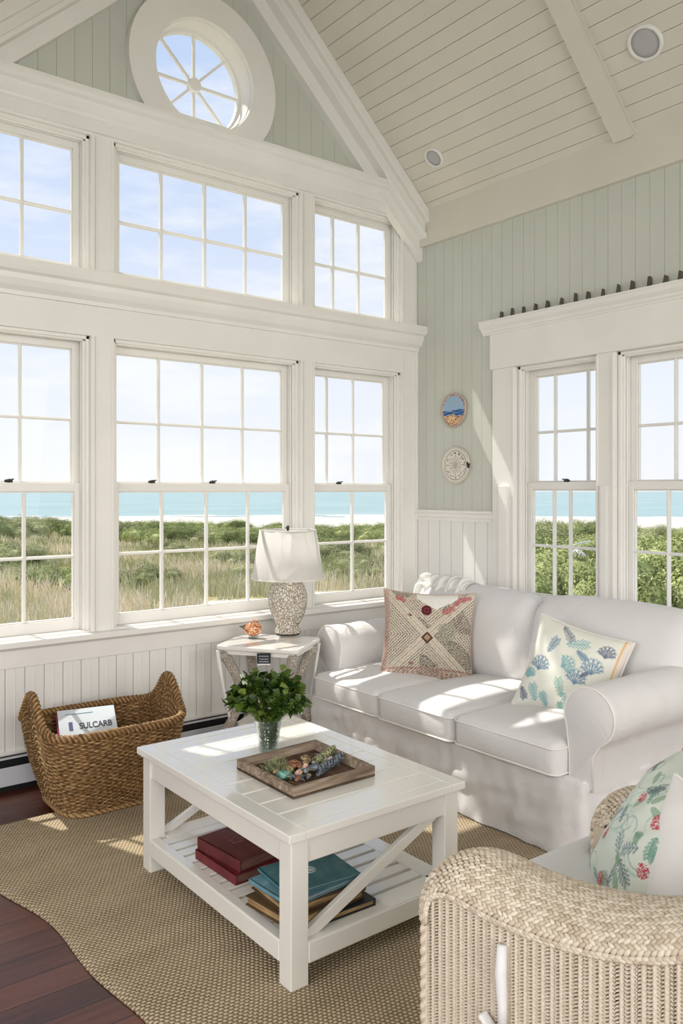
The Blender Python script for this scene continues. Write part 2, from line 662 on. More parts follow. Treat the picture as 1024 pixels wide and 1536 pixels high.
# --- ceiling: painted planks parallel to the ridge, on both slopes, flat part over the rear aisle
dvec = Vector((-1, 0, SL)).normalized()
nvec = Vector((SL, 0, 1)).normalized()
L = 1.62 / abs(dvec.x)
b = MB(); gb = MB()
s_ = 0
PW = .0875
while s_ < L:
    e = min(s_ + PW - .0025, L)
    for sg in (1, -1):
        pts = []
        for (q, t_) in ((s_, 0), (e, 0), (e, .012), (s_, .012)):
            p = Vector((0, 0, 3.32)) + dvec * q + nvec * t_
            xx = p.x if sg == 1 else 2 * RX - p.x
            pts.append((xx, p.z))
        b.prism([(0, 0), (1, 0), (2, 0), (3, 0)], lambda a, c, pts=pts: (pts[a][0], .0, pts[a][1]), lambda a, c, pts=pts: (pts[a][0], -6.56, pts[a][1]))
    s_ += PW
struct('ceiling', b, M_ceil)
b = MB()
for sg in (1, -1):
    P0 = Vector((.16, 0, 3.32 - SL * .16)) + nvec * .012
    P1 = Vector((RX, 0, 3.32 - SL * RX)) + nvec * .012
    pp = [P0, P1, P1 + Vector((0, 0, .14)), P0 + Vector((0, 0, .14))]
    pts = [((p.x if sg == 1 else 2 * RX - p.x), p.z) for p in pp]
    b.prism([(0, 0), (1, 0), (2, 0), (3, 0)], lambda a, c, pts=pts: (pts[a][0], .16, pts[a][1]), lambda a, c, pts=pts: (pts[a][0], -6.7, pts[a][1]))
b.box(-6.2, -3.24, -6.7, .16, 3.32, 3.46)
struct('ceiling_deck', b, M_deck)
b = MB(); b.box(-6.2, -3.22, -6.6, .0, 3.30, 3.33)
struct('ceiling_aisle', b, M_ceil)

# frieze board where the slope meets the right wall
b = MB()
b.box(-.032, .0, -6.56, 0, 3.11, 3.37)
struct('trim_2', b, M_ceil, bevel=.003)

# flat beams on the slope
for i, (ya, yb) in enumerate([(-1.70, -1.57), (-4.1, -3.97)]):
    b = MB()
    def slab(ya_, yb_, th, q0=.03, q1=L):
        pts = [Vector((0, 0, 3.32)) + dvec * q + nvec * t_ for (q, t_) in ((q0, 0), (q1, 0), (q1, -th), (q0, -th))]
        b.prism([(0, 0), (1, 0), (2, 0), (3, 0)], lambda a, c: (pts[a].x, ya_, pts[a].z), lambda a, c: (pts[a].x, yb_, pts[a].z))
        pts2 = [Vector((2 * RX - p.x, 0, p.z)) for p in pts]
        b.prism([(0, 0), (1, 0), (2, 0), (3, 0)], lambda a, c: (pts2[a].x, ya_, pts2[a].z), lambda a, c: (pts2[a].x, yb_, pts2[a].z))
    slab(ya + .012, yb - .012, .040)
    slab(ya, yb, .014)
    struct('trim_%d' % (3 + i), b, M_ceil)

# rake boards along both slopes on the gable
b = MB()
for sg in (1, -1):
    for (dz0, dz1, y0) in ((0, .30, -.06), (0, .17, -.115), (0, .09, -.15), (.155, .19, -.128)):
        pts = [(0, 3.32 - dz0), (RX, 3.32 - SL * RX - dz0), (RX, 3.32 - SL * RX - dz1), (0, 3.32 - dz1)]
        pts = [((p[0] if sg == 1 else 2 * RX - p[0]), p[1]) for p in pts]
        b.prism([(0, 0), (1, 0), (2, 0), (3, 0)], lambda a, c: (pts[a][0], 0, pts[a][1]), lambda a, c: (pts[a][0], y0, pts[a][1]))
struct('trim_5', b, M_trim, bevel=.004)

# cornice above the transoms and ledge below them
prof = [(p_[0], p_[1] - .042) for p_ in [(0, 3.345), (-.02, 3.345), (-.02, 3.40), (-.032, 3.408), (-.036, 3.42), (-.05, 3.435), (-.062, 3.455), (-.066, 3.475), (-.092, 3.482), (-.095, 3.50), (-.11, 3.506), (-.11, 3.525), (0, 3.535)]]
b = MB(); b.prism(prof, lambda a, c: (-3.2, a, c), lambda a, c: (-.215, a, c))
struct('trim_6', b, M_trim)
prof = [(0, 2.405), (-.018, 2.405), (-.022, 2.425), (-.05, 2.445), (-.065, 2.475), (-.07, 2.50), (-.095, 2.51), (-.105, 2.53), (-.105, 2.565), (0, 2.572)]
b = MB(); b.prism(prof, lambda a, c: (-3.2, a, c), lambda a, c: (-.0, a, c))
struct('trim_7', b, M_trim)

# stool and apron under the big windows
b = MB()
b.box(-3.2, 0, -.065, .0, .685, .715)
b.prism([(0, .58), (-.018, .58), (-.018, .668), (-.03, .678), (-.045, .686), (0, .686)], lambda a, c: (-3.2, a, c), lambda a, c: (0, a, c))
struct('trim_8', b, M_trim, bevel=.004)
# fluted edges on the posts between the big windows
b = MB()
for (xa, xb) in ((-2.315, -2.19), (-.99, -.88)):
    for zz in ((.715, 2.25), (2.57, 3.29)):
        b.box(xa, xa + .018, -.012, .002, *zz)
        b.box(xb - .016, xb, -.006, .002, *zz)
        b.box(xa + .026, xa + .034, -.006, .002, *zz)
struct('trim_9', b, M_trim, bevel=.003)
b = MB(); b.box(-.020, -.0, -.014, .002, .715, 2.41); b.box(-.145, -.130, -.008, .002, .715, 3.29)
struct('trim_10', b, M_trim, bevel=.003)

# beadboard wainscot under the windows
b = MB()
x = -.02
while x > -3.4:
    b.box(x - .0915, x, -.012, .0, .17, .585)
    b.tube([(x - .046, -.012, .17), (x - .046, -.012, .583)], .0035, 6)
    x -= .094
struct('wainscot_back', b, M_wain, bevel=.0025)
b = MB(); b.box(-6, 0, -.024, 0, .06, .175); b.box(-6, 0, -.030, 0, .165, .18)
struct('baseboard_back', b, M_trim, bevel=.003)

# ------------------------------------------------------------------ windows
def mapper(side):
    if side == 'back':
        return lambda u, d, z: (u, d, z)
    return lambda u, d, z: (d, u, z)
def wb(b, side, u0, u1, d0, d1, z0, z1):
    if side == 'back': b.box(u0, u1, d0, d1, z0, z1)
    else: b.box(d0, d1, u0, u1, z0, z1)

def sash(win, side, u0, u1, z0, z1, d0, d1, cols, rows, st, top, bot, name, mw=.016):
    """one sash: rails, stiles and muntins are one mesh, the glass is its part"""
    b = MB()
    wb(b, side, u0, u0 + st, d0, d1, z0, z1)
    wb(b, side, u1 - st, u1, d0, d1, z0, z1)
    wb(b, side, u0 + st, u1 - st, d0, d1, z1 - top, z1)
    wb(b, side, u0 + st, u1 - st, d0, d1, z0, z0 + bot)
    # inner glazing bead
    e = .006
    wb(b, side, u0 + st, u0 + st + e, d0 + .009, d1 - .004, z0 + bot, z1 - top)
    wb(b, side, u1 - st - e, u1 - st, d0 + .009, d1 - .004, z0 + bot, z1 - top)
    wb(b, side, u0 + st, u1 - st, d0 + .009, d1 - .004, z0 + bot, z0 + bot + e)
    wb(b, side, u0 + st, u1 - st, d0 + .009, d1 - .004, z1 - top - e, z1 - top)
    for c in cols:
        wb(b, side, c - mw / 2, c + mw / 2, d0 + .006, d1 - .006, z0 + bot, z1 - top)
        wb(b, side, c - mw / 4, c + mw / 4, d0 + .001, d1 - .001, z0 + bot, z1 - top)
    for r_ in rows:
        wb(b, side, u0 + st, u1 - st, d0 + .007, d1 - .007, r_ - mw / 2, r_ + mw / 2)
        wb(b, side, u0 + st, u1 - st, d0 + .002, d1 - .002, r_ - mw / 4, r_ + mw / 4)
    s = put(name, b, M_trim, win, bevel=.002, seg=1)
    g = MB()
    dm = (d0 + d1) / 2
    wb(g, side, u0 + st - .004, u1 - st + .004, dm - .0015, dm + .0015, z0 + bot - .004, z1 - top + .004)
    put('pane', g, M_pane, s)
    return s

def frame(win, side, u0, u1, z0, z1, sill_ext=True):
    b = MB()
    t = .018
    for (a, c) in ((u0, u0 + t), (u1 - t, u1)):
        wb(b, side, a, c, .018, .158, z0, z1)
    wb(b, side, u0, u1, .018, .158, z1 - t, z1)
    wb(b, side, u0, u1, .0, .158, z0 - .005, z0 + .014)
    # stop beads
    for (da, db, p) in ((.034, .046, .030), (.058, .070, .030)):
        wb(b, side, u0, u0 + p, da, db, z0, z1)
        wb(b, side, u1 - p, u1, da, db, z0, z1)
        wb(b, side, u0, u1, da, db, z1 - p + .004, z1)
    put('window_frame', b, M_trim, win, bevel=.002, seg=1)

def lock(win, side, u, z, d):
    b = MB()
    m = mapper(side)
    b.ball(m(u, d, z + .010), (.016, .016, .010), 8, 6)
    b.ball(m(u - .014, d, z + .008), .008, 6, 5)
    b.ball(m(u + .014, d, z + .007), .007, 6, 5)
    b.tube([m(u, d - .004, z + .014), m(u + .02, d - .016, z + .017)], .004, 6)
    put('sash_lock', b, M_lock, win, smooth=True)

wi = 1
def ev(a, c, n):
    return [a + (c - a) * k / n for k in range(1, n)]
def transom(u0, u1, cols):
    global wi
    w_ = thing('window_%d' % wi, ((u0 + u1) / 2, .08, UB), kind='structure'); wi += 1
    frame(w_, 'back', u0, u1, UB, UT)
    sash(w_, 'back', u0 + .018, u1 - .018, UB + .014, UT - .018, .078, .115, cols, [2.90], .045, .04, .04, 'transom_sash')
    return w_
def hung(side, u0, u1, zb, zt, zm, c_up, c_lo, rows_up, rows_lo, locks, st=.04):
    global wi
    w_ = thing('window_%d' % wi, ((u0 + u1) / 2, .08, zb) if side == 'back' else (.08, (u0 + u1) / 2, zb), kind='structure'); wi += 1
    frame(w_, side, u0, u1, zb, zt)
    sash(w_, side, u0 + .018, u1 - .018, zm - .02, zt - .018, .112, .144, c_up, rows_up, st, .04, .045, 'upper_sash')
    lo = sash(w_, side, u0 + .018, u1 - .018, zb + .014, zm + .022, .074, .108, c_lo, rows_lo, st, .045, .055, 'lower_sash')
    for u in locks:
        lock(w_, side, u, zm + .022, .085)
    return w_
transom(*WX[0], [-2.9, -2.635])
transom(*WX[1], ev(-2.15, -1.055, 4))
transom(*WX[2], [-.665, -.45])
ZM = 1.465
hung('back', *WX[0], SILL, LT, ZM, [-2.9, -2.635], [-2.625], [1.82], [1.105], [-2.70])
hung('back', *WX[1], SILL, LT, ZM, ev(-2.15, -1.055, 4), ev(-2.155, -1.03, 4), [1.82], [1.105], [-1.935, -1.555])
hung('back', *WX[2], SILL, LT, ZM, [-.69, -.47], [-.505], [1.82], [1.105], [-.62])
hung('right', *RY[0], RB, RT, 1.475, [-1.07, -1.30], [-1.09, -1.205], [1.80], [1.115], [-1.18], .04)
hung('right', *RY[1], RB, RT, 1.475, [-1.84, -2.08], [-1.82, -2.08], [1.80], [1.115], [-1.95], .04)

# casings, header and crown around the right-hand windows
b = MB()
b.box(-.018, .012, -.875, -.70, RB - .02, 2.20)
b.box(-.030, .012, -.905, -.872, RB, 2.2) if False else None
b.box(-.018, .012, -1.565, -1.453, RB - .02, 2.20)
b.box(-.018, .012, -2.50, -2.33, RB - .02, 2.20)
b.box(-.026, -.016, -.875, -.862, RB, 2.19); b.box(-.026, -.016, -1.466, -1.453, RB, 2.19); b.box(-.026, -.016, -1.565, -1.552, RB, 2.19)
b.box(-.040, -.016, -.835, -.765, RB, 1.475); b.box(-.040, -.016, -1.53, -1.49, RB, 1.475)
b.box(-.026, .012, -2.52, -.685, 2.20, 2.42)
struct('trim_11', b, M_trim, bevel=.003)
prof = [(0, 2.415), (-.034, 2.415), (-.034, 2.425), (-.044, 2.432), (-.048, 2.445), (-.062, 2.455), (-.070, 2.462), (-.070, 2.485), (-.076, 2.488), (-.076, 2.498), (.0, 2.50)]
b = MB(); b.prism(prof, lambda a, c: (a, -2.57, c), lambda a, c: (a, -.635, c))
struct('trim_12', b, M_trim)
b = MB(); b.box(-.055, .02, -2.52, -.69, RB - .035, RB - .005); b.box(-.02, .012, -2.5, -.70, RB - .13, RB - .035)
struct('trim_13', b, M_trim, bevel=.003)

# ------------------------------------------------------------------ round window
w_ = thing('window_%d' % wi, (CX, .05, CZ - RI), kind='structure')
def ring(ro, ri, y0, y1, seg=72):
    b = MB()
    vs_ = []
    for k in range(seg):
        a = 2 * math.pi * k / seg
        c, s = math.cos(a), math.sin(a)
        for r_, yy in ((ro, y0), (ri, y0), (ri, y1), (ro, y1)):
            vs_.append((CX + r_ * c, yy, CZ + r_ * s))
    fs = []
    for k in range(seg):
        l = (k + 1) % seg
        for q in range(4):
            p = (q + 1) % 4
            fs.append((k * 4 + q, k * 4 + p, l * 4 + p, l * 4 + q))
    return b.add(vs_, fs)
rg_ = ring(RO, RI, -.05, .0)
rg_.v = [(x_, y_, max(z_, 3.475)) for x_, y_, z_ in rg_.v]
put('casing', rg_, M_trim, w_, bevel=.006)
rg_ = ring(.40, RI - .006, -.02, .15)
rg_.v = [(x_, y_, max(z_, 3.40)) if y_ > 0 else (x_, y_, max(z_, 3.475)) for x_, y_, z_ in rg_.v]
put('window_frame', rg_, M_trim, w_, bevel=.004)
put('sash_ring', ring(RI, RI - .022, .09, .13), M_trim, w_, bevel=.004)
b = MB()
for k in range(4):
    a = math.pi * k / 4 + math.pi / 2
    c, s = math.cos(a) * (RI - .015), math.sin(a) * (RI - .015)
    b.bar((CX - c, .11, CZ - s), (CX + c, .11, CZ + s), .015, .016, (0, 1, 0))
put('muntins', b, M_trim, w_)
b = MB()
b.prism([(math.cos(t) * .042, math.sin(t) * .042) for t in np.linspace(0, 2 * math.pi, 17)[:-1]], lambda a, c: (CX + a, .088, CZ + c), lambda a, c: (CX + a, .125, CZ + c))
put('hub', b, M_trim, w_, bevel=.006)
b = MB()
b.prism([(math.cos(t) * .285, math.sin(t) * .285) for t in np.linspace(0, 2 * math.pi, 65)[:-1]], lambda a, c: (CX + a, .112, CZ + c), lambda a, c: (CX + a, .114, CZ + c))
put('pane', b, M_pane, w_)

# ------------------------------------------------------------------ baseboard heater
h = thing('baseboard_heater', (-2.4, -.04, 0), 'long low white baseboard heater with dark slots under the big windows', 'heater')
put('back_plate', MB().box(-4.6, -1.2, -.045, -.031, .0, .165), M_black, h)
put('front_panel', MB().box(-4.6, -1.2, -.075, -.068, .032, .122), M_heater, h, bevel=.003)
b = MB()
b.prism([(-.031, .152), (-.031, .165), (-.060, .160), (-.060, .156)], lambda a, c: (-4.6, a, c), lambda a, c: (-1.2, a, c))
put('top_cover', b, M_heater, h)
for xx in (-4.59, -3.9, -2.9, -1.9, -1.21): put('bracket', MB().box(xx - .004, xx + .004, -.070, -.04, .0, .15), M_black, h)

# ------------------------------------------------------------------ rug
nx, ny = 120, 160
X = np.linspace(-3.0, -.75, nx)
Y = np.linspace(-3.6, -.475, ny)
def rug_z(x, y):
    return .012 + .0035 * noise.noise(Vector((x * 3, y * 3, 0)))
vs_ = []
for j, y in enumerate(Y):
    for i, x in enumerate(X):
        tx = (x + 3.0) / 2.25
        xo = x + (1 - tx) * (.045 * math.sin(y * 3.1 + 1.2) + .02 * math.sin(y * 8) - .01)
        yo = y + .02 * math.sin(x * 4) * ((y + 3.6) / 3.1)
        z = .004 if i in (0, nx - 1) or j in (0, ny - 1) else rug_z(x, y)
        vs_.append((xo, yo, z))
fs = [(j * nx + i, j * nx + i + 1, (j + 1) * nx + i + 1, (j + 1) * nx + i) for j in range(ny - 1) for i in range(nx - 1)]
n0 = len(vs_)
vs_ += [(v[0], v[1], .001) for v in vs_]
fs += [tuple(q + n0 for q in f)[::-1] for f in fs]
rugm = put('jute_rug', (vs_, fs), M_rug, smooth=True, fix=False)
tag(rugm, 'large tan woven jute rug with wavy edge under the coffee table', 'rug')

# ------------------------------------------------------------------ ceiling fixtures
def fixture(px, py, pz, r, label, name, cat):
    t = thing(name, (px, py, pz), label, cat)
    q = (-nvec).to_track_quat('Z', 'Y').to_matrix().to_4x4()
    def tr(mbx):
        mbx.v = [tuple(Vector((px, py, pz)) + q.to_3x3() @ Vector(v)) for v in mbx.v]
        return mbx
    a = MB().lathe([(r * .80, -.003), (r * .80, .010), (r * .86, .015), (r * .97, .012), (r, .004), (r, -.003)], seg=40, cap=False)
    put('rim', tr(a), M_trim, t, smooth=True)
    a = MB().lathe([(r * .82, -.003), (r * .82, .004), (r * .5, .007), (.001, .008)], seg=40)
    put('grille' if cat == 'speaker' else 'lens', tr(a), MATS['fixture_face'], t, smooth=True)
mf = mat('fixture_face', (.72, .71, .72), .6)
fixture(-.251, -.423, 3.556, .066, 'small round recessed ceiling light in the white plank slope near the gable', 'recessed_ceiling_light', 'ceiling light')
fixture(-.311, -1.932, 3.613, .088, 'larger round grey ceiling speaker right of the flat beam', 'ceiling_speaker', 'speaker')

# pegs on the header ledge
b = MB()
b.add([(-.010, -.011, 0), (.010, -.011, 0), (.010, .013, 0), (-.010, .013, 0), (-.010, -.011, .046), (.010, -.010, .048), (.010, .004, .058), (-.010, .004, .056)],
      [(0, 3, 2, 1), (4, 5, 6, 7), (0, 1, 5, 4), (1, 2, 6, 5), (2, 3, 7, 6), (3, 0, 4, 7)])
p0 = put('wooden_peg', b, M_stone, bevel=.003)
tag(p0, 'little dark grey peg standing in the row on the window header ledge', 'peg', 'little grey pegs on the header ledge')
for i, yy in enumerate([-.794, -.878, -.965, -1.054, -1.14, -1.238, -1.333, -1.416, -1.51, -1.605, -1.688, -1.788, -1.877, -1.957]):
    o = p0 if i == 0 else p0.copy()
    if i: COL.objects.link(o)
    o.location = (-.04, yy, 2.4992)
    o.rotation_euler = (0, 0, random.uniform(-.5, .5))
    o.scale = (random.uniform(.8, 1.15), random.uniform(.8, 1.2), random.uniform(.8, 1.1))

# ================================================================== OUTSIDE
HX, HY = -3.0, -2.0
def ground_h(x, y):
    d = math.hypot(x - HX, y - HY)
    az = math.degrees(math.atan2(x - HX, y - HY))
    t = min(max((d - 16) / 190, 0), 1)
    h = -1.0 - 6.2 * (t * t * (3 - 2 * t)) ** .9
    h += .5 * noise.noise(Vector((x * .05, y * .05, 3))) * min(1, d / 40) + .12 * noise.noise(Vector((x * .25, y * .25, 7)))
    h += .9 * math.exp(-((az - 6) / 12) ** 2) * math.exp(-((d - 55) / 30) ** 2)
    if d < 9: h = min(h, -1.0)
    return h

def sand_mat():
    m = mat('dune_sand', (.86, .80, .70), .95, spec=.1)
    t = NT(m)
    n = t.new('ShaderNodeTexNoise', Scale=.22, Detail=6.0, Roughness=.6)
    t.link(t.coord(), n.inputs['Vector'])
    n2 = t.new('ShaderNodeTexNoise', Scale=9.0, Detail=6.0)
    t.link(t.coord(), n2.inputs['Vector'])
    a = t.new('ShaderNodeAttribute', attribute_name='Col')
    sp = t.new('ShaderNodeSeparateColor')
    t.link(a.outputs['Color'], sp.inputs[0])
    veg = t.ramp(n2.outputs['Fac'], [(.3, srgb((.42, .43, .26))), (.55, srgb((.68, .62, .45))), (.75, srgb((.80, .73, .58)))])
    snd = t.ramp(n2.outputs['Fac'], [(.3, srgb((.74, .71, .65))), (.7, srgb((.85, .82, .77)))])
    f = t.math('ADD', sp.outputs[0], t.math('MULTIPLY_ADD', n.outputs['Fac'], 1.0, -.5))
    mx = t.new('ShaderNodeMixRGB')
    r = t.ramp(f, [(.42, (0, 0, 0)), (.58, (1, 1, 1))])
    t.link(r, mx.inputs[0])
    t.link(snd, mx.inputs[1])
    t.link(veg, mx.inputs[2])
    t.link(mx.outputs[0], t.b.inputs['Base Color'])
    t.bump(n2.outputs['Fac'], .6, .05)
    return m
M_sand = sand_mat()
M_shrub = []
for nm, c0, c1, c2 in (('shrub_leaves_green', (.29, .33, .16), (.54, .58, .34), (.86, .86, .60)),
                       ('shrub_leaves_olive', (.32, .34, .20), (.59, .60, .41), (.84, .82, .64))):
    m = mat(nm, c1, .75, spec=.2)
    t = NT(m)
    oi = t.new('ShaderNodeObjectInfo')
    n = t.new('ShaderNodeTexNoise', Scale=2.4, Detail=5.0, Roughness=.75)
    t.link(t.coord(), n.inputs['Vector'])
    f = t.math('MULTIPLY_ADD', oi.outputs['Random'], .25, t.math('MULTIPLY_ADD', n.outputs['Fac'], 1.0, -.12))
    c = t.ramp(f, [(.25, srgb(c0)), (.5, srgb(c1)), (.8, srgb(c2))])
    t.link(c, t.b.inputs['Base Color'])
    t.b.inputs['Subsurface Weight'].default_value = 0
    M_shrub.append(m)
M_bark = mat('shrub_branches', (.33, .27, .21), .9)

def grass_mat():
    m = mat('dry_beach_grass', (.8, .72, .5), .8, spec=.2)
    t = NT(m)
    a = t.new('ShaderNodeAttribute', attribute_name='Col')
    t.link(a.outputs['Color'], t.b.inputs['Base Color'])
    return m
M_grass = grass_mat()

# sea
seab = MB()
seab.add([(-400, 60, -8.05), (2600, -2600, -8.05), (5200, 2000, -8.05), (1500, 5200, -8.05), (-1800, 4600, -8.05)], [(0, 1, 2, 3, 4)])
ms = mat('pale_turquoise_sea', (.52, .72, .80), .35)
t = NT(ms)
n = t.new('ShaderNodeTexNoise', Scale=1.0, Detail=7.0)
t.link(t.coord((.012, .02, 1), rot=(0, 0, .6)), n.inputs['Vector'])
c = t.ramp(n.outputs['Fac'], [(.3, srgb((.50, .615, .60))), (.6, srgb((.56, .655, .645))), (.8, srgb((.66, .72, .71)))])
t.link(c, t.b.inputs['Base Color'])
ms.node_tree.nodes['Principled BSDF'].inputs['Specular IOR Level'].default_value = .12
struct('sea', seab, ms)

# terrain
nr, na = 130, 130
RS = [6.0 * (340 / 6.0) ** (i / (nr - 1)) for i in range(nr)]
AS = [math.radians(-35 + 165 * k / (na - 1)) for k in range(na)]
vs_ = []
cols = []
def green_mask(x, y, d, az):
    """1 = covered with grass, 0 = bare sand"""
    g = .9
    if d > 175: g = -.4
    g -= 1.1 * math.exp(-((az - 39) / 3.0) ** 2) * math.exp(-((d - 13.5) / 3.2) ** 2)
    g -= 1.0 * math.exp(-((az - 32) / 4.0) ** 2) * math.exp(-((d - 13.2) / 1.8) ** 2)
    return g
for r_ in RS:
    for a in AS:
        x = HX + r_ * math.sin(a); y = HY + r_ * math.cos(a)
        if r_ > 230:
            # dry beach running down into the water
            z = ground_h(x, y) - (r_ - 230) * .012
        else:
            z = ground_h(x, y)
        vs_.append((x, y, z))
        g = green_mask(x, y, r_, math.degrees(a))
        cols.append((g, g, g))
fs = [(i * na + k, i * na + k + 1, (i + 1) * na + k + 1, (i + 1) * na + k) for i in range(nr - 1) for k in range(na - 1)]
g_ = struct('ground', (vs_, fs), M_sand, smooth=True, fix=True)
setcol(g_, np.array(cols))
b = MB(); b.box(-12, 1.5, .17, 7.5, -1.35, -1.02); b.box(.17, 9, -12, 7.5, -1.35, -1.02)
struct('ground_terrace', b, MATS['dune_sand'])

# surf line
b = MB()
for k, (r0, wd) in enumerate([(262, 5), (276, 4), (300, 3)]):
    pts = []
    for i in range(60):
        a = math.radians(-25 + 130 * i / 59)
        rr0 = r0 + 5 * math.sin(i * .55 + k * 2)
        pts.append((a, rr0))
    for (a0, q0), (a1, q1) in zip(pts[:-1], pts[1:]):
        P = lambda a, q: (HX + q * math.sin(a), HY + q * math.cos(a), -7.95 + .01 * k)
        o = len(b.v)
        b.v += [P(a0, q0), P(a1, q1), P(a1, q1 + wd), P(a0, q0 + wd)]
        b.f.append((o, o + 1, o + 2, o + 3))
su = put('surf_foam', b, mat('white_sea_foam', (.93, .95, .95), .8))
tag(su, 'white lines of surf along the beach in the distance', 'surf', kind='stuff')

# shrubs ------------------------------------------------------------
def make_shrub(seed, m):
    rg = random.Random(seed)
    b = MB()
    lobes = []
    for k in range(15):
        a = rg.uniform(0, 2 * math.pi)
        rr = rg.uniform(.1, .85)
        lobes.append((Vector((rr * math.cos(a), rr * math.sin(a), rg.uniform(.25, .72) * (1.05 - rr * .5))), rg.uniform(.24, .42)))
    for c, r_ in lobes:
        for q in range(780):
            d = Vector((rg.gauss(0, 1), rg.gauss(0, 1), rg.gauss(0, 1) + .35)).normalized()
            p = c + d * r_ * rg.uniform(.72, 1.08)
            if p.z < 0: continue
            s = rg.uniform(.011, .024)
            n1 = (d + Vector((rg.uniform(-.9, .9), rg.uniform(-.9, .9), rg.uniform(-.4, 1)))).normalized()
            u = n1.orthogonal().normalized()
            w = n1.cross(u)
            ang = rg.uniform(0, 6.28)
            u, w = u * math.cos(ang) + w * math.sin(ang), w * math.cos(ang) - u * math.sin(ang)
            o = len(b.v)
            b.v += [tuple(p - u * s), tuple(p - w * s * .55), tuple(p + u * s), tuple(p + w * s * .55)]
            b.f.append((o, o + 1, o + 2, o + 3))
    # inner mass that keeps the sky out
    for c, r_ in lobes:
        b.ball(c, (r_ * .68, r_ * .68, r_ * .64), 10, 7)
    b.ball((0, 0, .1), (.75, .75, .32), 12, 7)
    o = put('dune_shrub', b, m, fix=False)
    return o
protos = [make_shrub(s, M_shrub[s % 2]) for s in range(5)]
used = [False] * 5
def place_shrub(az, d, w, h, kind, label, group):
    a = math.radians(az)
    # azimuth and distance as seen from the room's corner region
    x = -3.91 + d * math.sin(a); y = -4.14 + d * math.cos(a)
    if used[kind]:
        o = protos[kind].copy(); COL.objects.link(o)
    else:
        o = protos[kind]; used[kind] = True
    o.location = (x, y, ground_h(x, y) - .15)
    o.rotation_euler = (0, 0, random.uniform(0, 6.28))
    o.scale = (w / 2, w / 2, h * .97)
    tag(o, label, 'shrub', group)
R1 = random.Random(5)
LB1 = 'rounded green dune shrub in the thicket behind the dry grass, seen through the big windows'
LB2 = 'leafy yellow green shrub close outside the right-hand windows'
def gh_at(az, d):
    return ground_h(-3.91 + d * math.sin(math.radians(az)), -4.14 + d * math.cos(math.radians(az)))
# belt seen through the big windows
for k in range(96):
    az = 7 + 40 * (k + R1.random()) / 96
    d = R1.uniform(38, 52) if k % 3 else R1.uniform(55, 80)
    px_top = 46 if az > 24 else 46 - 1.7 * (24 - az)
    if az > 36: px_top = 42
    top = 1.45 - d * (px_top / 1228) - R1.uniform(0, .55)
    h = min(max(top - gh_at(az, d) + .15, 1.3), 4.2)
    place_shrub(az, d, h * R1.uniform(1.7, 2.5), h, R1.choice([0, 2, 4, 1]), LB1, 'dune shrubs beyond the dry grass')
# scattered nearer low ones in the grass
for k in range(34):
    az = R1.uniform(13, 46)
    d = R1.uniform(20, 36)
    h = R1.uniform(.6, 1.05) * (.75 if d < 25 else 1)
    place_shrub(az, d, h * R1.uniform(2, 3), h, R1.choice([1, 3, 0]), 'low olive shrub scattered in the dry grass outside the big windows', 'low shrubs in the dry grass')
# right-hand thicket
for k in range(95):
    az = R1.uniform(47, 66)
    d = 14 + 40 * (k / 95) ** 1.4
    pt = 37 + (8 if az > 57 else 0)
    top = 1.45 - d * (pt / 1228) - R1.uniform(0, .35)
    if 51.5 < az < 59.5 and d < 27:
        top = 1.45 - d * 104 / 1228 - .15
        if d > 22: continue
    h = top - gh_at(az, d)
    h = min(max(h + .15, .6), 3.8)
    place_shrub(az, d, min(h * R1.uniform(1.5, 2.1), 3.2), h, R1.choice([0, 2, 4, 3]), LB2, 'leafy shrubs outside the right-hand windows')
for k in range(22):
    az = R1.uniform(48, 65); d = R1.uniform(11.5, 14.5)
    place_shrub(az, d, R1.uniform(1.3, 1.9), R1.uniform(.55, .85), R1.choice([1, 3, 0]), LB2, 'leafy shrubs outside the right-hand windows')

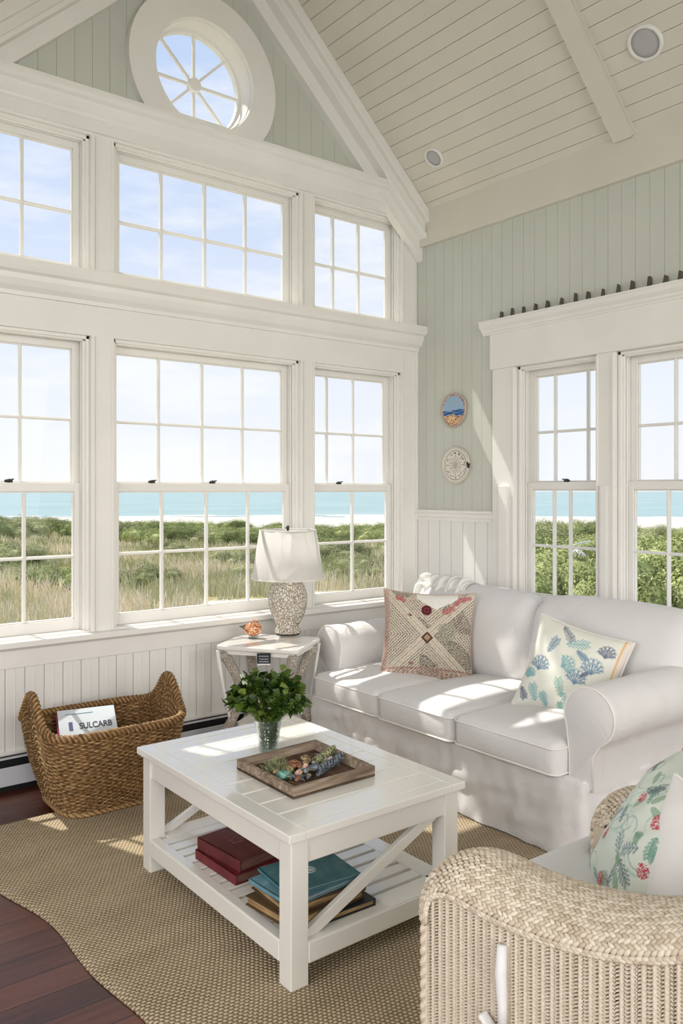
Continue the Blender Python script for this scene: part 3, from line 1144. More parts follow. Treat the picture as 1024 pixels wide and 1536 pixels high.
# dry grass: one piece of stuff, thousands of blades
def grass():
    N = 85000
    az = np.radians(rng.uniform(7, 66, N))
    d = 11 + 38 * rng.random(N) ** 1.25
    x = -3.91 + d * np.sin(az); y = -4.14 + d * np.cos(az)
    keep = np.ones(N, bool)
    patch = np.zeros(N)
    hz = np.zeros(N)
    for i in range(N):
        if x[i] < 1.4 and y[i] < 8 and y[i] < 7.4 and x[i] < 9: pass
        p = noise.noise(Vector((x[i] * .35, y[i] * .35, 0)))
        p2 = noise.noise(Vector((x[i] * 1.3, y[i] * 1.3, 9)))
        patch[i] = p
        xx, yy = x[i] - HX, y[i] - HY
        dd = math.hypot(xx, yy); aa = math.degrees(math.atan2(xx, yy))
        g = green_mask(x[i], y[i], dd, aa) + p2 * .5
        if g < .45 or p2 < -.30: keep[i] = False
        if aa > 46 and rng.random() < .55: keep[i] = False
        hz[i] = max(ground_h(x[i], y[i]), -1.03 if dd < 9 else -99)
    x, y, hz, patch, az, d = x[keep], y[keep], hz[keep], patch[keep], az[keep], d[keep]
    n = len(x)
    L_ = rng.uniform(.22, .50, n) * (1 + .3 * patch) * .95
    th = rng.uniform(0, 2 * np.pi, n)
    lean = rng.uniform(.05, .55, n) * L_
    wdt = .0035 + .00028 * d
    ca, sa = np.cos(az), np.sin(az)
    V = np.zeros((n, 5, 3))
    ux, uy = ca * wdt, -sa * wdt
    V[:, 0] = np.stack([x - ux, y - uy, hz - .03], 1)
    V[:, 1] = np.stack([x + ux, y + uy, hz - .03], 1)
    mx_, my_ = x + np.cos(th) * lean * .35, y + np.sin(th) * lean * .35
    V[:, 2] = np.stack([mx_ + ux * .8, my_ + uy * .8, hz + L_ * .6], 1)
    V[:, 3] = np.stack([mx_ - ux * .8, my_ - uy * .8, hz + L_ * .6], 1)
    V[:, 4] = np.stack([x + np.cos(th) * lean, y + np.sin(th) * lean, hz + L_], 1)
    idx = np.arange(n) * 5
    F = [(i, i + 1, i + 2, i + 3) for i in idx.tolist()] + [(i + 3, i + 2, i + 4) for i in idx.tolist()]
    o = put('beach_grass', (V.reshape(-1, 3), F), M_grass, fix=False)
    tint = rng.uniform(0, 1, n)
    base = np.where((patch + (tint - .5) * .5)[:, None] > .02 , lin((.93, .88, .76)), lin((.68, .70, .50)))
    near = np.clip((24 - d) / 12, 0, 1)[:, None]
    base = base * (1 - near * .55) + lin((.97, .92, .84)) * near * .55
    base = base * rng.uniform(.75, 1.1, n)[:, None]
    setcol(o, np.repeat(base, 5, axis=0))
    tag(o, 'dry blond beach grass covering the dunes outside the windows', 'grass', kind='stuff')
grass()

# white boat hull lying in the thicket
a = math.atan2(.617 + .787 * (852 - 512) / 1228, .787 - .617 * (852 - 512) / 1228)
D = 25.0
bx, by = -3.91 + D * math.sin(a), -4.14 + D * math.cos(a)
bt = thing('rowing_boat', (bx, by, -1.3), 'small white boat-like hull lying among the shrubs outside the right-hand window', 'boat')
dx = Vector((math.cos(a), -math.sin(a), 0)); dy = Vector((math.sin(a), math.cos(a), 0))
O = Vector((bx, by, -.70))
def hull():
    b = MB(); n = 14; m = 8
    for i in range(n + 1):
        s = -1 + 2 * i / n
        w = .30 * math.sqrt(max(0.0, 1 - abs(s) ** 2.5)) + .002
        for k in range(m + 1):
            t_ = math.pi * k / m
            p = O + dx * (s * .50) + dy * (w * math.cos(t_)) + Vector((0, 0, .30 + .20 * math.sin(t_) * (1 - .7 * s * s) - .10 * s))
            b.v.append(tuple(p))
    for i in range(n):
        for k in range(m):
            q = i * (m + 1) + k
            b.f.append((q, q + 1, q + m + 2, q + m + 1))
    return b
M_boat = mat('white_boat_paint', (.93, .94, .95), .4)
put('hull', hull(), M_boat, bt, solid=.02, smooth=True)
b = MB(); b.bar(O + dx * -.35 + Vector((0, 0, .42)), O + dx * .62 + Vector((0, 0, .66)), .06, .045)
put('boom', b, M_boat, bt)
b = MB(); b.bar(O + dx * .0 + Vector((0, 0, -.1)), O + dx * .0 + Vector((0, 0, .5)), .05, .05); b.bar(O + dx * .4 + Vector((0, 0, -.1)), O + dx * .4 + Vector((0, 0, .5)), .05, .05); b.bar(O + dx * -.4 + Vector((0, 0, -.1)), O + dx * -.4 + Vector((0, 0, .35)), .05, .05)
put('trestle', b, M_bark, bt)

# ================================================================== FURNITURE
# ---------------------------------------------------------------- coffee table
TX0, TX1, TY0, TY1, TH = -2.598, -1.880, -2.228, -1.200, .47
T = thing('coffee_table', ((TX0 + TX1) / 2, (TY0 + TY1) / 2, 0.012), 'white painted wooden coffee table with planked top, crossed ends and slatted lower shelf', 'coffee table')
b = MB()
e = .062
zt0, zt1 = TH - .026, TH
b.box(TX0, TX0 + e, TY0, TY1, zt0, zt1); b.box(TX1 - e, TX1, TY0, TY1, zt0, zt1)
b.box(TX0 + e, TX1 - e, TY0, TY0 + .05, zt0, zt1); b.box(TX0 + e, TX1 - e, TY1 - .05, TY1, zt0, zt1)
n = 9
yy = np.linspace(TY0 + .05, TY1 - .05, n + 1)
for i in range(n):
    b.box(TX0 + e - .001, TX1 - e + .001, yy[i] + .0026, yy[i + 1] - .0026, zt0 + .001, zt1 - .0004)
b.box(TX0 + .02, TX1 - .02, TY0 + .02, TY1 - .02, zt0 - .004, zt0 + .003)
put('tabletop', b, M_table, T, bevel=.003)
ix, iy = .018, .018
lx0, lx1, ly0, ly1 = TX0 + ix, TX1 - ix, TY0 + iy, TY1 - iy
lw = .062
for (xa, ya) in ((lx0, ly0), (lx1 - lw, ly0), (lx0, ly1 - lw), (lx1 - lw, ly1 - lw)):
    put('leg', MB().box(xa, xa + lw, ya, ya + lw, .012, zt0 - .002), M_table, T, bevel=.003)
b = MB()
az0, az1 = zt0 - .078, zt0 - .003
b.box(lx0 + .006, lx0 + .026, ly0 + lw, ly1 - lw, az0, az1); b.box(lx1 - .026, lx1 - .006, ly0 + lw, ly1 - lw, az0, az1)
b.box(lx0 + lw, lx1 - lw, ly0 + .006, ly0 + .026, az0, az1); b.box(lx0 + lw, lx1 - lw, ly1 - .026, ly1 - .006, az0, az1)
put('apron', b, M_table, T, bevel=.002)
b = MB()
rz0, rz1 = .075, .135
b.box(lx0 - .002, lx0 + .022, ly0 + lw, ly1 - lw, rz0, rz1); b.box(lx1 - .022, lx1 + .002, ly0 + lw, ly1 - lw, rz0, rz1)
b.box(lx0 + lw, lx1 - lw, ly0 - .002, ly0 + .022, rz0, rz1); b.box(lx0 + lw, lx1 - lw, ly1 - .022, ly1 + .002, rz0, rz1)
put('shelf_rail', b, M_table, T, bevel=.003)
b = MB()
b.box(lx0 + .0, lx0 + .035, ly0 + lw, ly1 - lw, rz1 - .012, rz1 + .004); b.box(lx1 - .075, lx1, ly0 + lw, ly1 - lw, rz1 - .012, rz1 + .004)
b.box(lx0 + lw, lx1 - lw, ly0, ly0 + .085, rz1 - .012, rz1 + .004); b.box(lx0 + lw, lx1 - lw, ly1 - .085, ly1, rz1 - .012, rz1 + .004)
n = 13
yy = np.linspace(ly0 + .085, ly1 - .085, n + 1)
for i in range(n):
    b.box(lx0 + .03, lx1 - .07, yy[i] + .017, yy[i + 1], rz1 - .012, rz1 + .003)
put('shelf', b, M_table, T, bevel=.0015)
# near end: one diagonal; far end: an X
b = MB()
b.bar((lx0 + .05, ly0 + .030, rz1 + .0), (lx1 - .045, ly0 + .030, az0 + .012), .020, .040, (0, 1, 0)) if False else None
b.bar((lx0 + .035, ly0 + .031, rz1 - .012), (lx1 - .035, ly0 + .031, az0 + .03), .036, .020, (0, 1, 0))
put('cross_brace', b, M_table, T, bevel=.002)
b = MB()
b.bar((lx0 + .035, ly1 - .031, rz1 - .012), (lx1 - .035, ly1 - .031, az0 + .03), .030, .018, (0, 1, 0))
b.bar((lx1 - .035, ly1 - .033, rz1 - .012), (lx0 + .035, ly1 - .033, az0 + .03), .030, .018, (0, 1, 0))
put('cross_brace', b, M_table, T, bevel=.002)

# ---------------------------------------------------------------- tray
tc = [Vector((-2.428, -1.655, 0)), Vector((-2.432, -2.008, 0)), Vector((-2.091, -2.005, 0)), Vector((-2.075, -1.640, 0))]
TR = thing('wooden_tray', (-2.257, -1.827, TH), 'square weathered brown wooden tray on the coffee table holding shells', 'tray')
b = MB()
b.add([(*p.xy, TH + .001) for p in tc] + [(*p.xy, TH + .010) for p in tc], [(3, 2, 1, 0), (4, 5, 6, 7), (0, 1, 5, 4), (1, 2, 6, 5), (2, 3, 7, 6), (3, 0, 4, 7)])
put('tray_bottom', b, M_tray_in, TR)
cen = sum(tc, Vector()) / 4
b = MB()
for i in range(4):
    p, q = tc[i], tc[(i + 1) % 4]
    pi_, qi = p + (cen - p) * .085, q + (cen - q) * .085
    pj, qj = p + (cen - p) * .15, q + (cen - q) * .15
    z0, z1, z2 = TH + .001, TH + .036, TH + .010
    b.add([(p.x, p.y, z0), (q.x, q.y, z0), (p.x, p.y, z1), (q.x, q.y, z1), (pi_.x, pi_.y, z1), (qi.x, qi.y, z1), (pj.x, pj.y, z2), (qj.x, qj.y, z2)],
          [(0, 1, 3, 2), (2, 3, 5, 4), (4, 5, 7, 6)])
put('tray_rim', b, M_tray, TR, fix=False)

# shells and beads in the tray
def on_tray(px, py, z):
    """ray through pixel onto the tray plane (placement only)"""
    return px, py
M_sh = {}
for nm, c in (('rust_shell', (.62, .42, .30)), ('pink_shell', (.86, .70, .64)), ('white_shell', (.88, .86, .82)), ('sea_glass', (.42, .62, .56)), ('grey_pebble', (.55, .57, .58)), ('blue_grey_bead', (.40, .43, .47)), ('tan_shell', (.72, .62, .46)), ('moss_shell', (.56, .58, .42))):
    m = mat(nm, c, .55)
    t_ = NT(m)
    v_ = t_.new('ShaderNodeTexNoise', Scale=60.0, Detail=4.0)
    t_.link(t_.coord(), v_.inputs['Vector'])
    cc = srgb(c)
    o_ = t_.ramp(v_.outputs['Fac'], [(.35, tuple(q * .45 for q in cc)), (.5, cc), (.68, tuple(min(1, q * 1.6 + .05) for q in cc))])
    t_.link(o_, t_.b.inputs['Base Color'])
    t_.bump(v_.outputs['Fac'], .6, .004)
    M_sh[nm] = m
def scallop(r):
    b = MB(); n = 18
    vs_ = [(0, -r * .9, .004)]
    for ring_ in (.5, 1.0):
        for k in range(n + 1):
            a = math.radians(-75 + 150 * k / n)
            rib = 1 + .06 * math.cos(k * math.pi)
            rr = r * 1.8 * ring_ * rib
            z = r * .55 * math.sin(math.pi * (.25 + ring_ * .62)) * (1 + .15 * math.cos(k * math.pi))
            vs_.append((rr * math.sin(a) * .75, -r * .9 + rr * math.cos(a), z))
    fs = [(0, 1 + k + 1, 1 + k) for k in range(n)]
    fs += [(1 + k, 1 + k + 1, n + 2 + k + 1, n + 2 + k) for k in range(n)]
    m0 = len(vs_)
    vs_ += [(x, y, z - .003) for x, y, z in vs_]
    fs += [tuple(q + m0 for q in f)[::-1] for f in fs]
    return b.add(vs_, fs)
def snail(r):
    b = MB(); pts = []; rr = []
    for k in range(40):
        t_ = k / 39
        a = t_ * 4.5 * math.pi
        R_ = r * (.95 - .8 * t_)
        pts.append((R_ * math.cos(a), R_ * math.sin(a), r * .5 + r * 1.1 * t_)); rr.append(max(.001, r * (.55 - .48 * t_)))
    return b.tube(pts, rr, 8)
def pebble(r, s):
    b = MB(); b.ball((0, 0, r * .6), (r, r * .8, r * .6), 12, 8)
    b.v = [tuple(Vector(v) * (1 + .22 * noise.noise(Vector(v) * (1.4 / r) + Vector((s, s, s))))) for v in b.v]
    return b
zb = TH + .011
def shell_at(kind, x, y, r, m, label, name, z=0, rot=None, grp=None):
    g = {'s': scallop, 'n': snail, 'p': lambda q: pebble(q, random.random() * 9)}[kind](r)
    o = put(name, g, M_sh[m], smooth=True)
    o.location = (x, y, zb + z)
    o.rotation_euler = rot if rot else (random.uniform(-.3, .3), random.uniform(-.3, .3), random.uniform(0, 6))
    tag(o, label, 'shell' if name == 'seashell' else 'pebble' if name == 'pebble' else 'sea glass', grp)
shell_at('n', -2.285, -1.80, .021, 'rust_shell', 'rust brown spiral shell in the middle of the tray heap', 'seashell')
shell_at('n', -2.215, -1.765, .017, 'tan_shell', 'tan spiral shell behind the heap near the far rim of the tray', 'seashell')
shell_at('s', -2.160, -1.775, .022, 'pink_shell', 'pale pink scallop shell at the back of the tray heap', 'seashell', .008)
shell_at('p', -2.375, -1.865, .026, 'sea_glass', 'green lump of sea glass at the left end of the tray heap', 'sea_glass_piece')
gl_ = 'small shell or pebble fragment in the mixed heap on the wooden tray'
for k in range(46):
    t_ = k / 45
    x = -2.375 + .25 * t_ + random.uniform(-.028, .028)
    y = -1.875 + .055 * t_ + random.uniform(-.055, .045)
    r_ = random.uniform(.008, .016)
    mm = random.choice(['white_shell', 'grey_pebble', 'pink_shell', 'blue_grey_bead', 'tan_shell', 'moss_shell', 'white_shell', 'rust_shell'])
    kd = random.choice('psnp')
    shell_at(kd, x, y, r_, mm, gl_, 'seashell' if kd != 'p' else 'pebble', random.uniform(0, .016), grp='shell and pebble fragments heaped in the tray')
# rope of beads
def bead_rope(name, path, r, m1, label):
    b = MB()
    for k, p in enumerate(path):
        b.ball(p, (r * random.uniform(.8, 1.2), r * random.uniform(.8, 1.2), r), 7, 5)
    o = put(name, b, m1, smooth=True)
    tag(o, label, 'bead garland')
path = []
for k in range(95):
    t_ = k / 94
    a = t_ * 2 * math.pi * 9
    x = -2.27 + .165 * t_; y = -1.915 + .075 * t_
    path.append((x + .014 * math.cos(a), y + .026 * math.cos(a + .5), zb + .018 + .016 * math.sin(a)))
bead_rope('bead_garland', path, .0055, M_sh['blue_grey_bead'], 'dark blue grey bead garland coiled along the front of the tray')
path = []
for k in range(90):
    t_ = k / 89
    a = t_ * 2 * math.pi * 8
    x = -2.225 + .135 * t_; y = -1.835 + .065 * t_
    path.append((x + .014 * math.cos(a), y + .028 * math.cos(a + .7), zb + .022 + .018 * math.sin(a)))
bead_rope('bead_garland', path, .0058, M_sh['moss_shell'], 'pale moss coloured bead garland coiled at the back right of the tray')
# dried moss tuft
b = MB()
for k in range(420):
    a = random.uniform(0, 6.28); rr = abs(random.gauss(0, .03)); h_ = random.uniform(.02, .062) * math.exp(-(rr / .05) ** 2)
    x = -2.355 + rr * math.cos(a) * 1.0; y = -1.80 + rr * math.sin(a) * 1.3
    q = Vector((x + random.uniform(-.018, .018), y + random.uniform(-.018, .018), zb + h_))
    b.tube([(x, y, zb), ((x + q.x) / 2 + .004, (y + q.y) / 2, zb + h_ * .6), q], [.0012, .001, .0006], 3)
tag(put('dried_moss', b, M_sh['moss_shell']), 'grey green tuft of dried moss at the left of the tray', 'moss', kind='stuff')

# ---------------------------------------------------------------- plant in glass
VX, VY = -2.225, -1.545
Vt = thing('potted_plant', (VX, VY, TH), 'bushy green leafy plant in a ribbed clear glass vase behind the tray', 'plant')
pr_o = [(.034, 0), (.036, .004), (.040, .04), (.046, .08), (.056, .118), (.059, .122)]
pr_i = [(.056, .121), (.043, .08), (.036, .04), (.031, .010), (.001, .008)]
b = MB().lathe([(.001, 0)] + pr_o + pr_i, (VX, VY, TH), 40, cap=False)
put('glass_vase', b, M_vase, Vt, smooth=True)
b = MB()
M_moss = mat('mossy_stems', (.42, .44, .30), .9)
for k in range(260):
    a = random.uniform(0, 6.28); z = random.uniform(.02, .11); rr = (.027 + z * .13) * math.sqrt(random.uniform(.3, 1))
    b.ball((VX + rr * math.cos(a), VY + rr * math.sin(a), TH + z), random.uniform(.0025, .005), 5, 4)
for k in range(22):
    a = random.uniform(0, 6.28); 
    b.tube([(VX + .02 * math.cos(a), VY + .02 * math.sin(a), TH + .012), (VX + .035 * math.cos(a), VY + .035 * math.sin(a), TH + .12)], .002, 5)
put('moss_filling', b, M_moss, Vt)
def leaf_mat(name, c0, c1, c2):
    m = mat(name, c1, .38, spec=.45)
    t = NT(m)
    a = t.new('ShaderNodeAttribute', attribute_name='Col')
    sp = t.new('ShaderNodeSeparateColor')
    t.link(a.outputs['Color'], sp.inputs[0])
    c = t.ramp(sp.outputs[0], [(.1, srgb(c0)), (.5, srgb(c1)), (.95, srgb(c2))])
    t.link(c, t.b.inputs['Base Color'])
    # thin leaves let some light through
    tl = t.new('ShaderNodeBsdfTranslucent')
    t.link(c, tl.inputs['Color'])
    mx = t.new('ShaderNodeMixShader')
    mx.inputs[0].default_value = .25
    out = t.n['Material Output']
    t.link(t.b.outputs[0], mx.inputs[1])
    t.link(tl.outputs[0], mx.inputs[2])
    t.link(mx.outputs[0], out.inputs[0])
    return m
M_leaf = leaf_mat('glossy_green_leaves', (.13, .22, .06), (.27, .38, .11), (.48, .56, .24))
b = MB(); bc = []
stems = MB()
rl = random.Random(3)
PC = Vector((VX, VY, TH + .190))
def leaf(p, d, up, s, tone):
    """lobed leaf with a folded midrib"""
    d = d.normalized(); sd = d.cross(up).normalized(); nn = sd.cross(d).normalized()
    ol = [(0, 0, 0), (.25, .32, .10), (.42, .30, .09), (.55, .50, .12), (.78, .40, .06), (.86, .22, .02), (1.05, 0, -.12)]
    o = len(b.v)
    mid = [(0, 0), (.3, .0), (.6, .01), (1.05, -.12)]
    vv = []
    for (u, w, h) in ol: vv.append(p + d * (u * s) + sd * (w * s) + nn * (h * s))
    for (u, w, h) in ol[1:-1]: vv.append(p + d * (u * s) - sd * (w * s) + nn * (h * s))
    m1 = p + d * (.35 * s); m2 = p + d * (.7 * s) - nn * (.01 * s)
    vv += [m1, m2]
    b.v += [tuple(v) for v in vv]
    M1, M2 = 12, 13
    for f in ((0, 1, M1), (1, 2, M1), (2, 3, M2, M1), (3, 4, M2), (4, 5, M2), (5, 6, M2), (0, M1, 7), (7, M1, 8), (8, M1, M2, 9), (9, M2, 10), (10, M2, 11), (11, M2, 6)):
        b.f.append(tuple(q + o for q in f))
    bc.extend([tone] * len(vv))
for k in range(105):
    # stem from the vase mouth to a point in the crown
    a = rl.uniform(0, 6.28); el = math.asin(rl.uniform(-.25, 1))
    d = Vector((math.cos(a) * math.cos(el), math.sin(a) * math.cos(el), math.sin(el)))
    R_ = rl.uniform(.72, 1.0)
    tip = PC + Vector((d.x * .158, d.y * .158, d.z * .112)) * R_
    base = Vector((VX + .03 * math.cos(a), VY + .03 * math.sin(a), TH + .10))
    midp = (base + tip) / 2 + Vector((0, 0, .03))
    stems.tube([base, midp, tip], [.0018, .0015, .001], 5)
    ntw = rl.randint(7, 10)
    for q in range(ntw):
        t_ = rl.uniform(.5, 1)
        p = midp.lerp(tip, (t_ - .5) * 2)
        dd = (d + Vector((rl.gauss(0, .8), rl.gauss(0, .8), rl.gauss(.1, .7)))).normalized()
        upv = (Vector((0, 0, 1)) + d * .6 + Vector((rl.gauss(0, .4), rl.gauss(0, .4), 0))).normalized()
        s = rl.uniform(.022, .042)
        leaf(p, dd, upv, s, min(1, max(0, rl.gauss(.42, .24))))
fol = put('foliage', b, M_leaf, Vt, fix=False)
setcol(fol, np.array(bc)[:, None].repeat(3, 1))
put('stems', stems, mat('green_stems', (.40, .45, .22), .6), Vt)
# little white flower heads
b = MB()
for p in ((-.075, .06, .09), (-.045, -.09, .0), (.0, -.11, -.02), (-.09, .02, .075), (.10, -.06, -.05)):
    c = PC + Vector(p)
    for q in range(12):
        a = q * 2.4
        b.ball(c + Vector((.007 * math.cos(a), .007 * math.sin(a), .004 * math.sin(q))), .0052, 6, 4)
put('blossom', b, mat('pale_green_white_petals', (.80, .84, .76), .7), Vt, smooth=True)

# ---------------------------------------------------------------- books on the shelf
SZ = rz1 + .0035
def book(loc, rz, w, l, h, cover, pages, label, tilt=0, emblem=None, page_bump=True):
    t = thing('book', loc, label, 'book')
    t.rotation_euler = (0, tilt, rz)
    b = MB(); c = .004
    b.box(-w / 2, w / 2, -l / 2, l / 2, 0, c); b.box(-w / 2, w / 2, -l / 2, l / 2, h - c, h)
    b.box(-w / 2, -w / 2 + .006, -l / 2, l / 2, 0, h)
    cv = put('cover', b, cover, t, bevel=.0018, local=True)
    b = MB(); b.box(-w / 2 + .005, w / 2 - .006, -l / 2 + .006, l / 2 - .006, c * .7, h - c * .7)
    put('pages', b, pages, t, local=True)
    if emblem:
        emblem(t, w, l, h)
    return t
def page_mat(name, c0, c1, sc=420):
    m = mat(name, c1, .9)
    t = NT(m)
    w_ = t.new('ShaderNodeTexNoise', Scale=1.0, Detail=3.0)
    t.link(t.coord((8, 8, sc)), w_.inputs['Vector'])
    c = t.ramp(w_.outputs['Fac'], [(.35, srgb(c0)), (.65, srgb(c1))])
    t.link(c, t.b.inputs['Base Color'])
    t.bump(w_.outputs['Fac'], .5, .002)
    return m
def leather(name, c, mottle=.35, alt=None):
    m = mat(name, c, .5)
    t = NT(m)
    n = t.new('ShaderNodeTexNoise', Scale=14.0, Detail=6.0, Roughness=.65)
    t.link(t.coord(), n.inputs['Vector'])
    cc = srgb(c); al = srgb(alt) if alt else tuple(min(1, v * (1 + mottle)) for v in cc)
    o = t.ramp(n.outputs['Fac'], [(.35, tuple(v * (1 - mottle) for v in cc)), (.55, cc), (.75, al)])
    t.link(o, t.b.inputs['Base Color'])
    t.bump(n.outputs['Fac'], .25, .003)
    return m
M_red1 = leather('worn_dark_red_cloth', (.40, .15, .16), .3, (.46, .30, .33))
M_red2 = leather('crimson_cloth', (.45, .13, .16), .3)
M_teal = leather('teal_cloth', (.30, .50, .53), .2, (.42, .60, .62))
M_blue = leather('pale_blue_paper', (.42, .60, .66), .25, (.62, .76, .79))
M_pg = page_mat('aged_red_page_edges', (.38, .22, .19), (.58, .44, .38))
M_pg2 = page_mat('gilt_page_edges', (.34, .25, .14), (.80, .67, .47), 260)
M_pgw = page_mat('white_page_edges', (.62, .60, .55), (.88, .86, .80))
M_brown = leather('brown_board', (.35, .27, .18), .3)
M_navy = leather('navy_board', (.14, .17, .19), .3)
M_em = mat('pale_silver_stamp', (.72, .78, .76), .6)
def faint_emblem(t, w, l, h):
    b = MB()
    pts = []
    for k in range(60):
        a = 2 * math.pi * k / 60
        r = .022 * (1 + .25 * math.cos(5 * a))
        pts.append((r * math.cos(a), .012 + r * math.sin(a) * .9, h + .0003))
    b.tube(pts, .0009, 4, True)
    put('cover_emblem', b, mat('faded_rose_stamp', (.58, .42, .45), .8), t, local=True)
def rosette(t, w, l, h):
    b = MB()
    for k in range(8):
        a = 2 * math.pi * k / 8
        cx_, cy_ = .012 * math.cos(a), .012 * math.sin(a)
        pts = [(cx_ + .008 * math.cos(q * .785), cy_ + .008 * math.sin(q * .785), h + .0004) for q in range(8)]
        b.tube(pts, .0009, 4, True)
    b.tube([(.024 * math.cos(q * .4), .024 * math.sin(q * .4) * .9, h + .0004) for q in range(16)], .0008, 4, True)
    b.ball((0, 0, h), (.005, .005, .001), 8, 4)
    put('cover_emblem', b, M_em, t, local=True)
book((-2.425, -1.655, SZ), math.radians(2), .185, .265, .034, M_red2, M_pg, 'crimson book at the bottom of the red pair on the table shelf')
book((-2.418, -1.650, SZ + .0345), math.radians(5), .175, .255, .042, M_red1, M_pg, 'dark red worn book with faded cover on top of the red pair', emblem=faint_emblem)
bl = (-2.395, -2.05)
book((bl[0] + .02, bl[1] - .005, SZ), math.radians(178), .30, .225, .022, M_navy, M_pg2, 'dark blue-covered book at the bottom of the thick stack on the table shelf')
book((bl[0] - .02, bl[1], SZ + .0225), math.radians(186), .30, .225, .030, M_brown, M_pg2, 'brown book with ragged gilt page edges, second from the bottom of the thick stack')
book((bl[0] - .005, bl[1] + .005, SZ + .053), math.radians(177), .29, .22, .026, M_brown, M_pg2, 'brown book with ragged edges under the pale blue booklets')
book((bl[0] - .02, bl[1] + .01, SZ + .0795), math.radians(3), .27, .215, .014, M_blue, M_pgw, 'pale blue thin book under the teal one on the thick stack')
book((bl[0] + .006, bl[1] + .018, SZ + .094), math.radians(-6), .26, .205, .012, M_teal, M_pgw, 'teal book with silver rosette emblem on top of the thick stack', emblem=rosette)

# ---------------------------------------------------------------- woven baskets
def rope(path, r, turns, seg=10, strands=3, amp=.3, closed=True):
    """twisted rope: tube with helical lobes; path is already dense"""
    b = MB()
    pts = [Vector(p) for p in path]; n = len(pts)
    prev = None; L_ = 0
    V = []; F = []; tone = []
    for i, p in enumerate(pts):
        d = ((pts[(i + 1) % n] - pts[i - 1]) if closed else (pts[min(i + 1, n - 1)] - pts[max(i - 1, 0)])).normalized()
        if prev is None:
            u = d.orthogonal().normalized()
        else:
            u = (prev - d * prev.dot(d)).normalized()
        prev = u; w = d.cross(u)
        L_ += (pts[i] - pts[i - 1]).length if i else 0
        for k in range(seg):
            a = 2 * math.pi * k / seg
            lob = abs(math.cos((strands * a - L_ * turns) / 2))
            rr = r * (1 - amp + amp * lob)
            V.append(p + (u * math.cos(a) + w * math.sin(a)) * rr)
            tone.append(.3 + .5 * lob + random.uniform(-.1, .1))
    m = n if closed else n - 1
    for i in range(m):
        j = (i + 1) % n
        for k in range(seg):
            l = (k + 1) % seg
            F.append((i * seg + k, i * seg + l, j * seg + l, j * seg + k))
    b.add(V, F)
    return b, tone

BC = Vector((-2.415, -.42, 0))
def super_pt(a, hx, hy, e=4.5):
    c, s = math.cos(a), math.sin(a)
    k = (abs(c) ** e + abs(s) ** e) ** (-1 / e)
    return hx * k * c, hy * k * s
def rim_h(a):
    c = math.cos(a)
    x_ = abs(c)
    s = abs(math.sin(a))
    # the two short ends sweep up into handles
    return .378 + .155 * math.exp(-(s / .42) ** 2.4)
def b_pt(a, t, off=0):
    H = rim_h(a)
    bx_, by_ = super_pt(a, .235, .20)
    tx_, ty_ = super_pt(a, .335, .262)
    bulge = .012 * math.sin(math.pi * t)
    q = t ** .9
    x = bx_ + (tx_ - bx_) * q; y = by_ + (ty_ - by_) * q
    l = math.hypot(x, y)
    x += x / l * (bulge + off); y += y / l * (bulge + off)
    return Vector((BC.x + x, BC.y + y, .022 + (H - .022) * t))
B = thing('wicker_basket', (BC.x, BC.y, .015), 'large brown woven seagrass basket with raised ends, standing before the left window', 'basket')
def weave_shell(fn, NA, NT_, rows, spokes, amp, m, name, parent, closed=True, drop=None):
    V = []; tone = []
    for j in range(NT_ + 1):
        t = j / NT_
        for i in range(NA + (0 if closed else 1)):
            a = i / NA
            row = t * rows
            r0 = math.floor(row); fr = row - r0
            ph = math.pi * (r0 % 2)
            prof = math.sin(math.pi * fr) ** .7 if 0 < fr < 1 else 0
            over = math.cos(a * spokes * math.pi + ph)
            h = amp * (prof * (.35 + .65 * (.5 + .5 * over)))
            V.append(fn(a, t, h))
            rnd = noise.noise(Vector((a * spokes * 1.7, r0 * 7.3, 1.3)))
            tone.append(.18 + .55 * prof * (.4 + .6 * (.5 + .5 * over)) + .35 * rnd)
    w_ = NA if closed else NA + 1
    F = []
    for j in range(NT_):
        for i in range(NA):
            l = (i + 1) % NA if closed else i + 1
            F.append((j * w_ + i, j * w_ + l, (j + 1) * w_ + l, (j + 1) * w_ + i))
    o = put(name, (V, F), m, parent, smooth=True, fix=False)
    setcol(o, np.clip(np.array(tone), 0, 1)[:, None].repeat(3, 1))
    return o
weave_shell(lambda a, t, h: b_pt(a * 2 * math.pi, t, h), 900, 200, 42, 84, .010, M_basket, 'basket_wall', B)
weave_shell(lambda a, t, h: b_pt(a * 2 * math.pi, t, -h - .010), 700, 120, 42, 84, .006, M_basket, 'basket_lining', B)
b = MB()
pp = [b_pt(2 * math.pi * k / 60, 0) for k in range(60)]
b.add(pp + [Vector((p.x, p.y, p.z + .012)) for p in pp], [tuple(range(60))[::-1], tuple(range(60, 120))])
bo = put('basket_bottom', b, M_basket, B, fix=False)
setcol(bo, np.full((120, 3), .4))
path = [b_pt(2 * math.pi * k / 420, 1.0, -.004) for k in range(420)]
r_, tn = rope(path, .021, 300, 12, 3, .38)
tn = [q_ - .16 + .2 * (random.random() - .5) for q_ in tn]
ro = put('braided_rim', r_, M_basket, B, smooth=True, fix=False)
setcol(ro, np.clip(np.array(tn), 0, 1)[:, None].repeat(3, 1))
path = [b_pt(2 * math.pi * k / 400, 0.0, .004) for k in range(400)]
r_, tn = rope(path, .012, 230, 8, 3, .3)
ro = put('base_coil', r_, M_basket, B, smooth=True, fix=False)
setcol(ro, np.clip(np.array(tn), 0, 1)[:, None].repeat(3, 1))

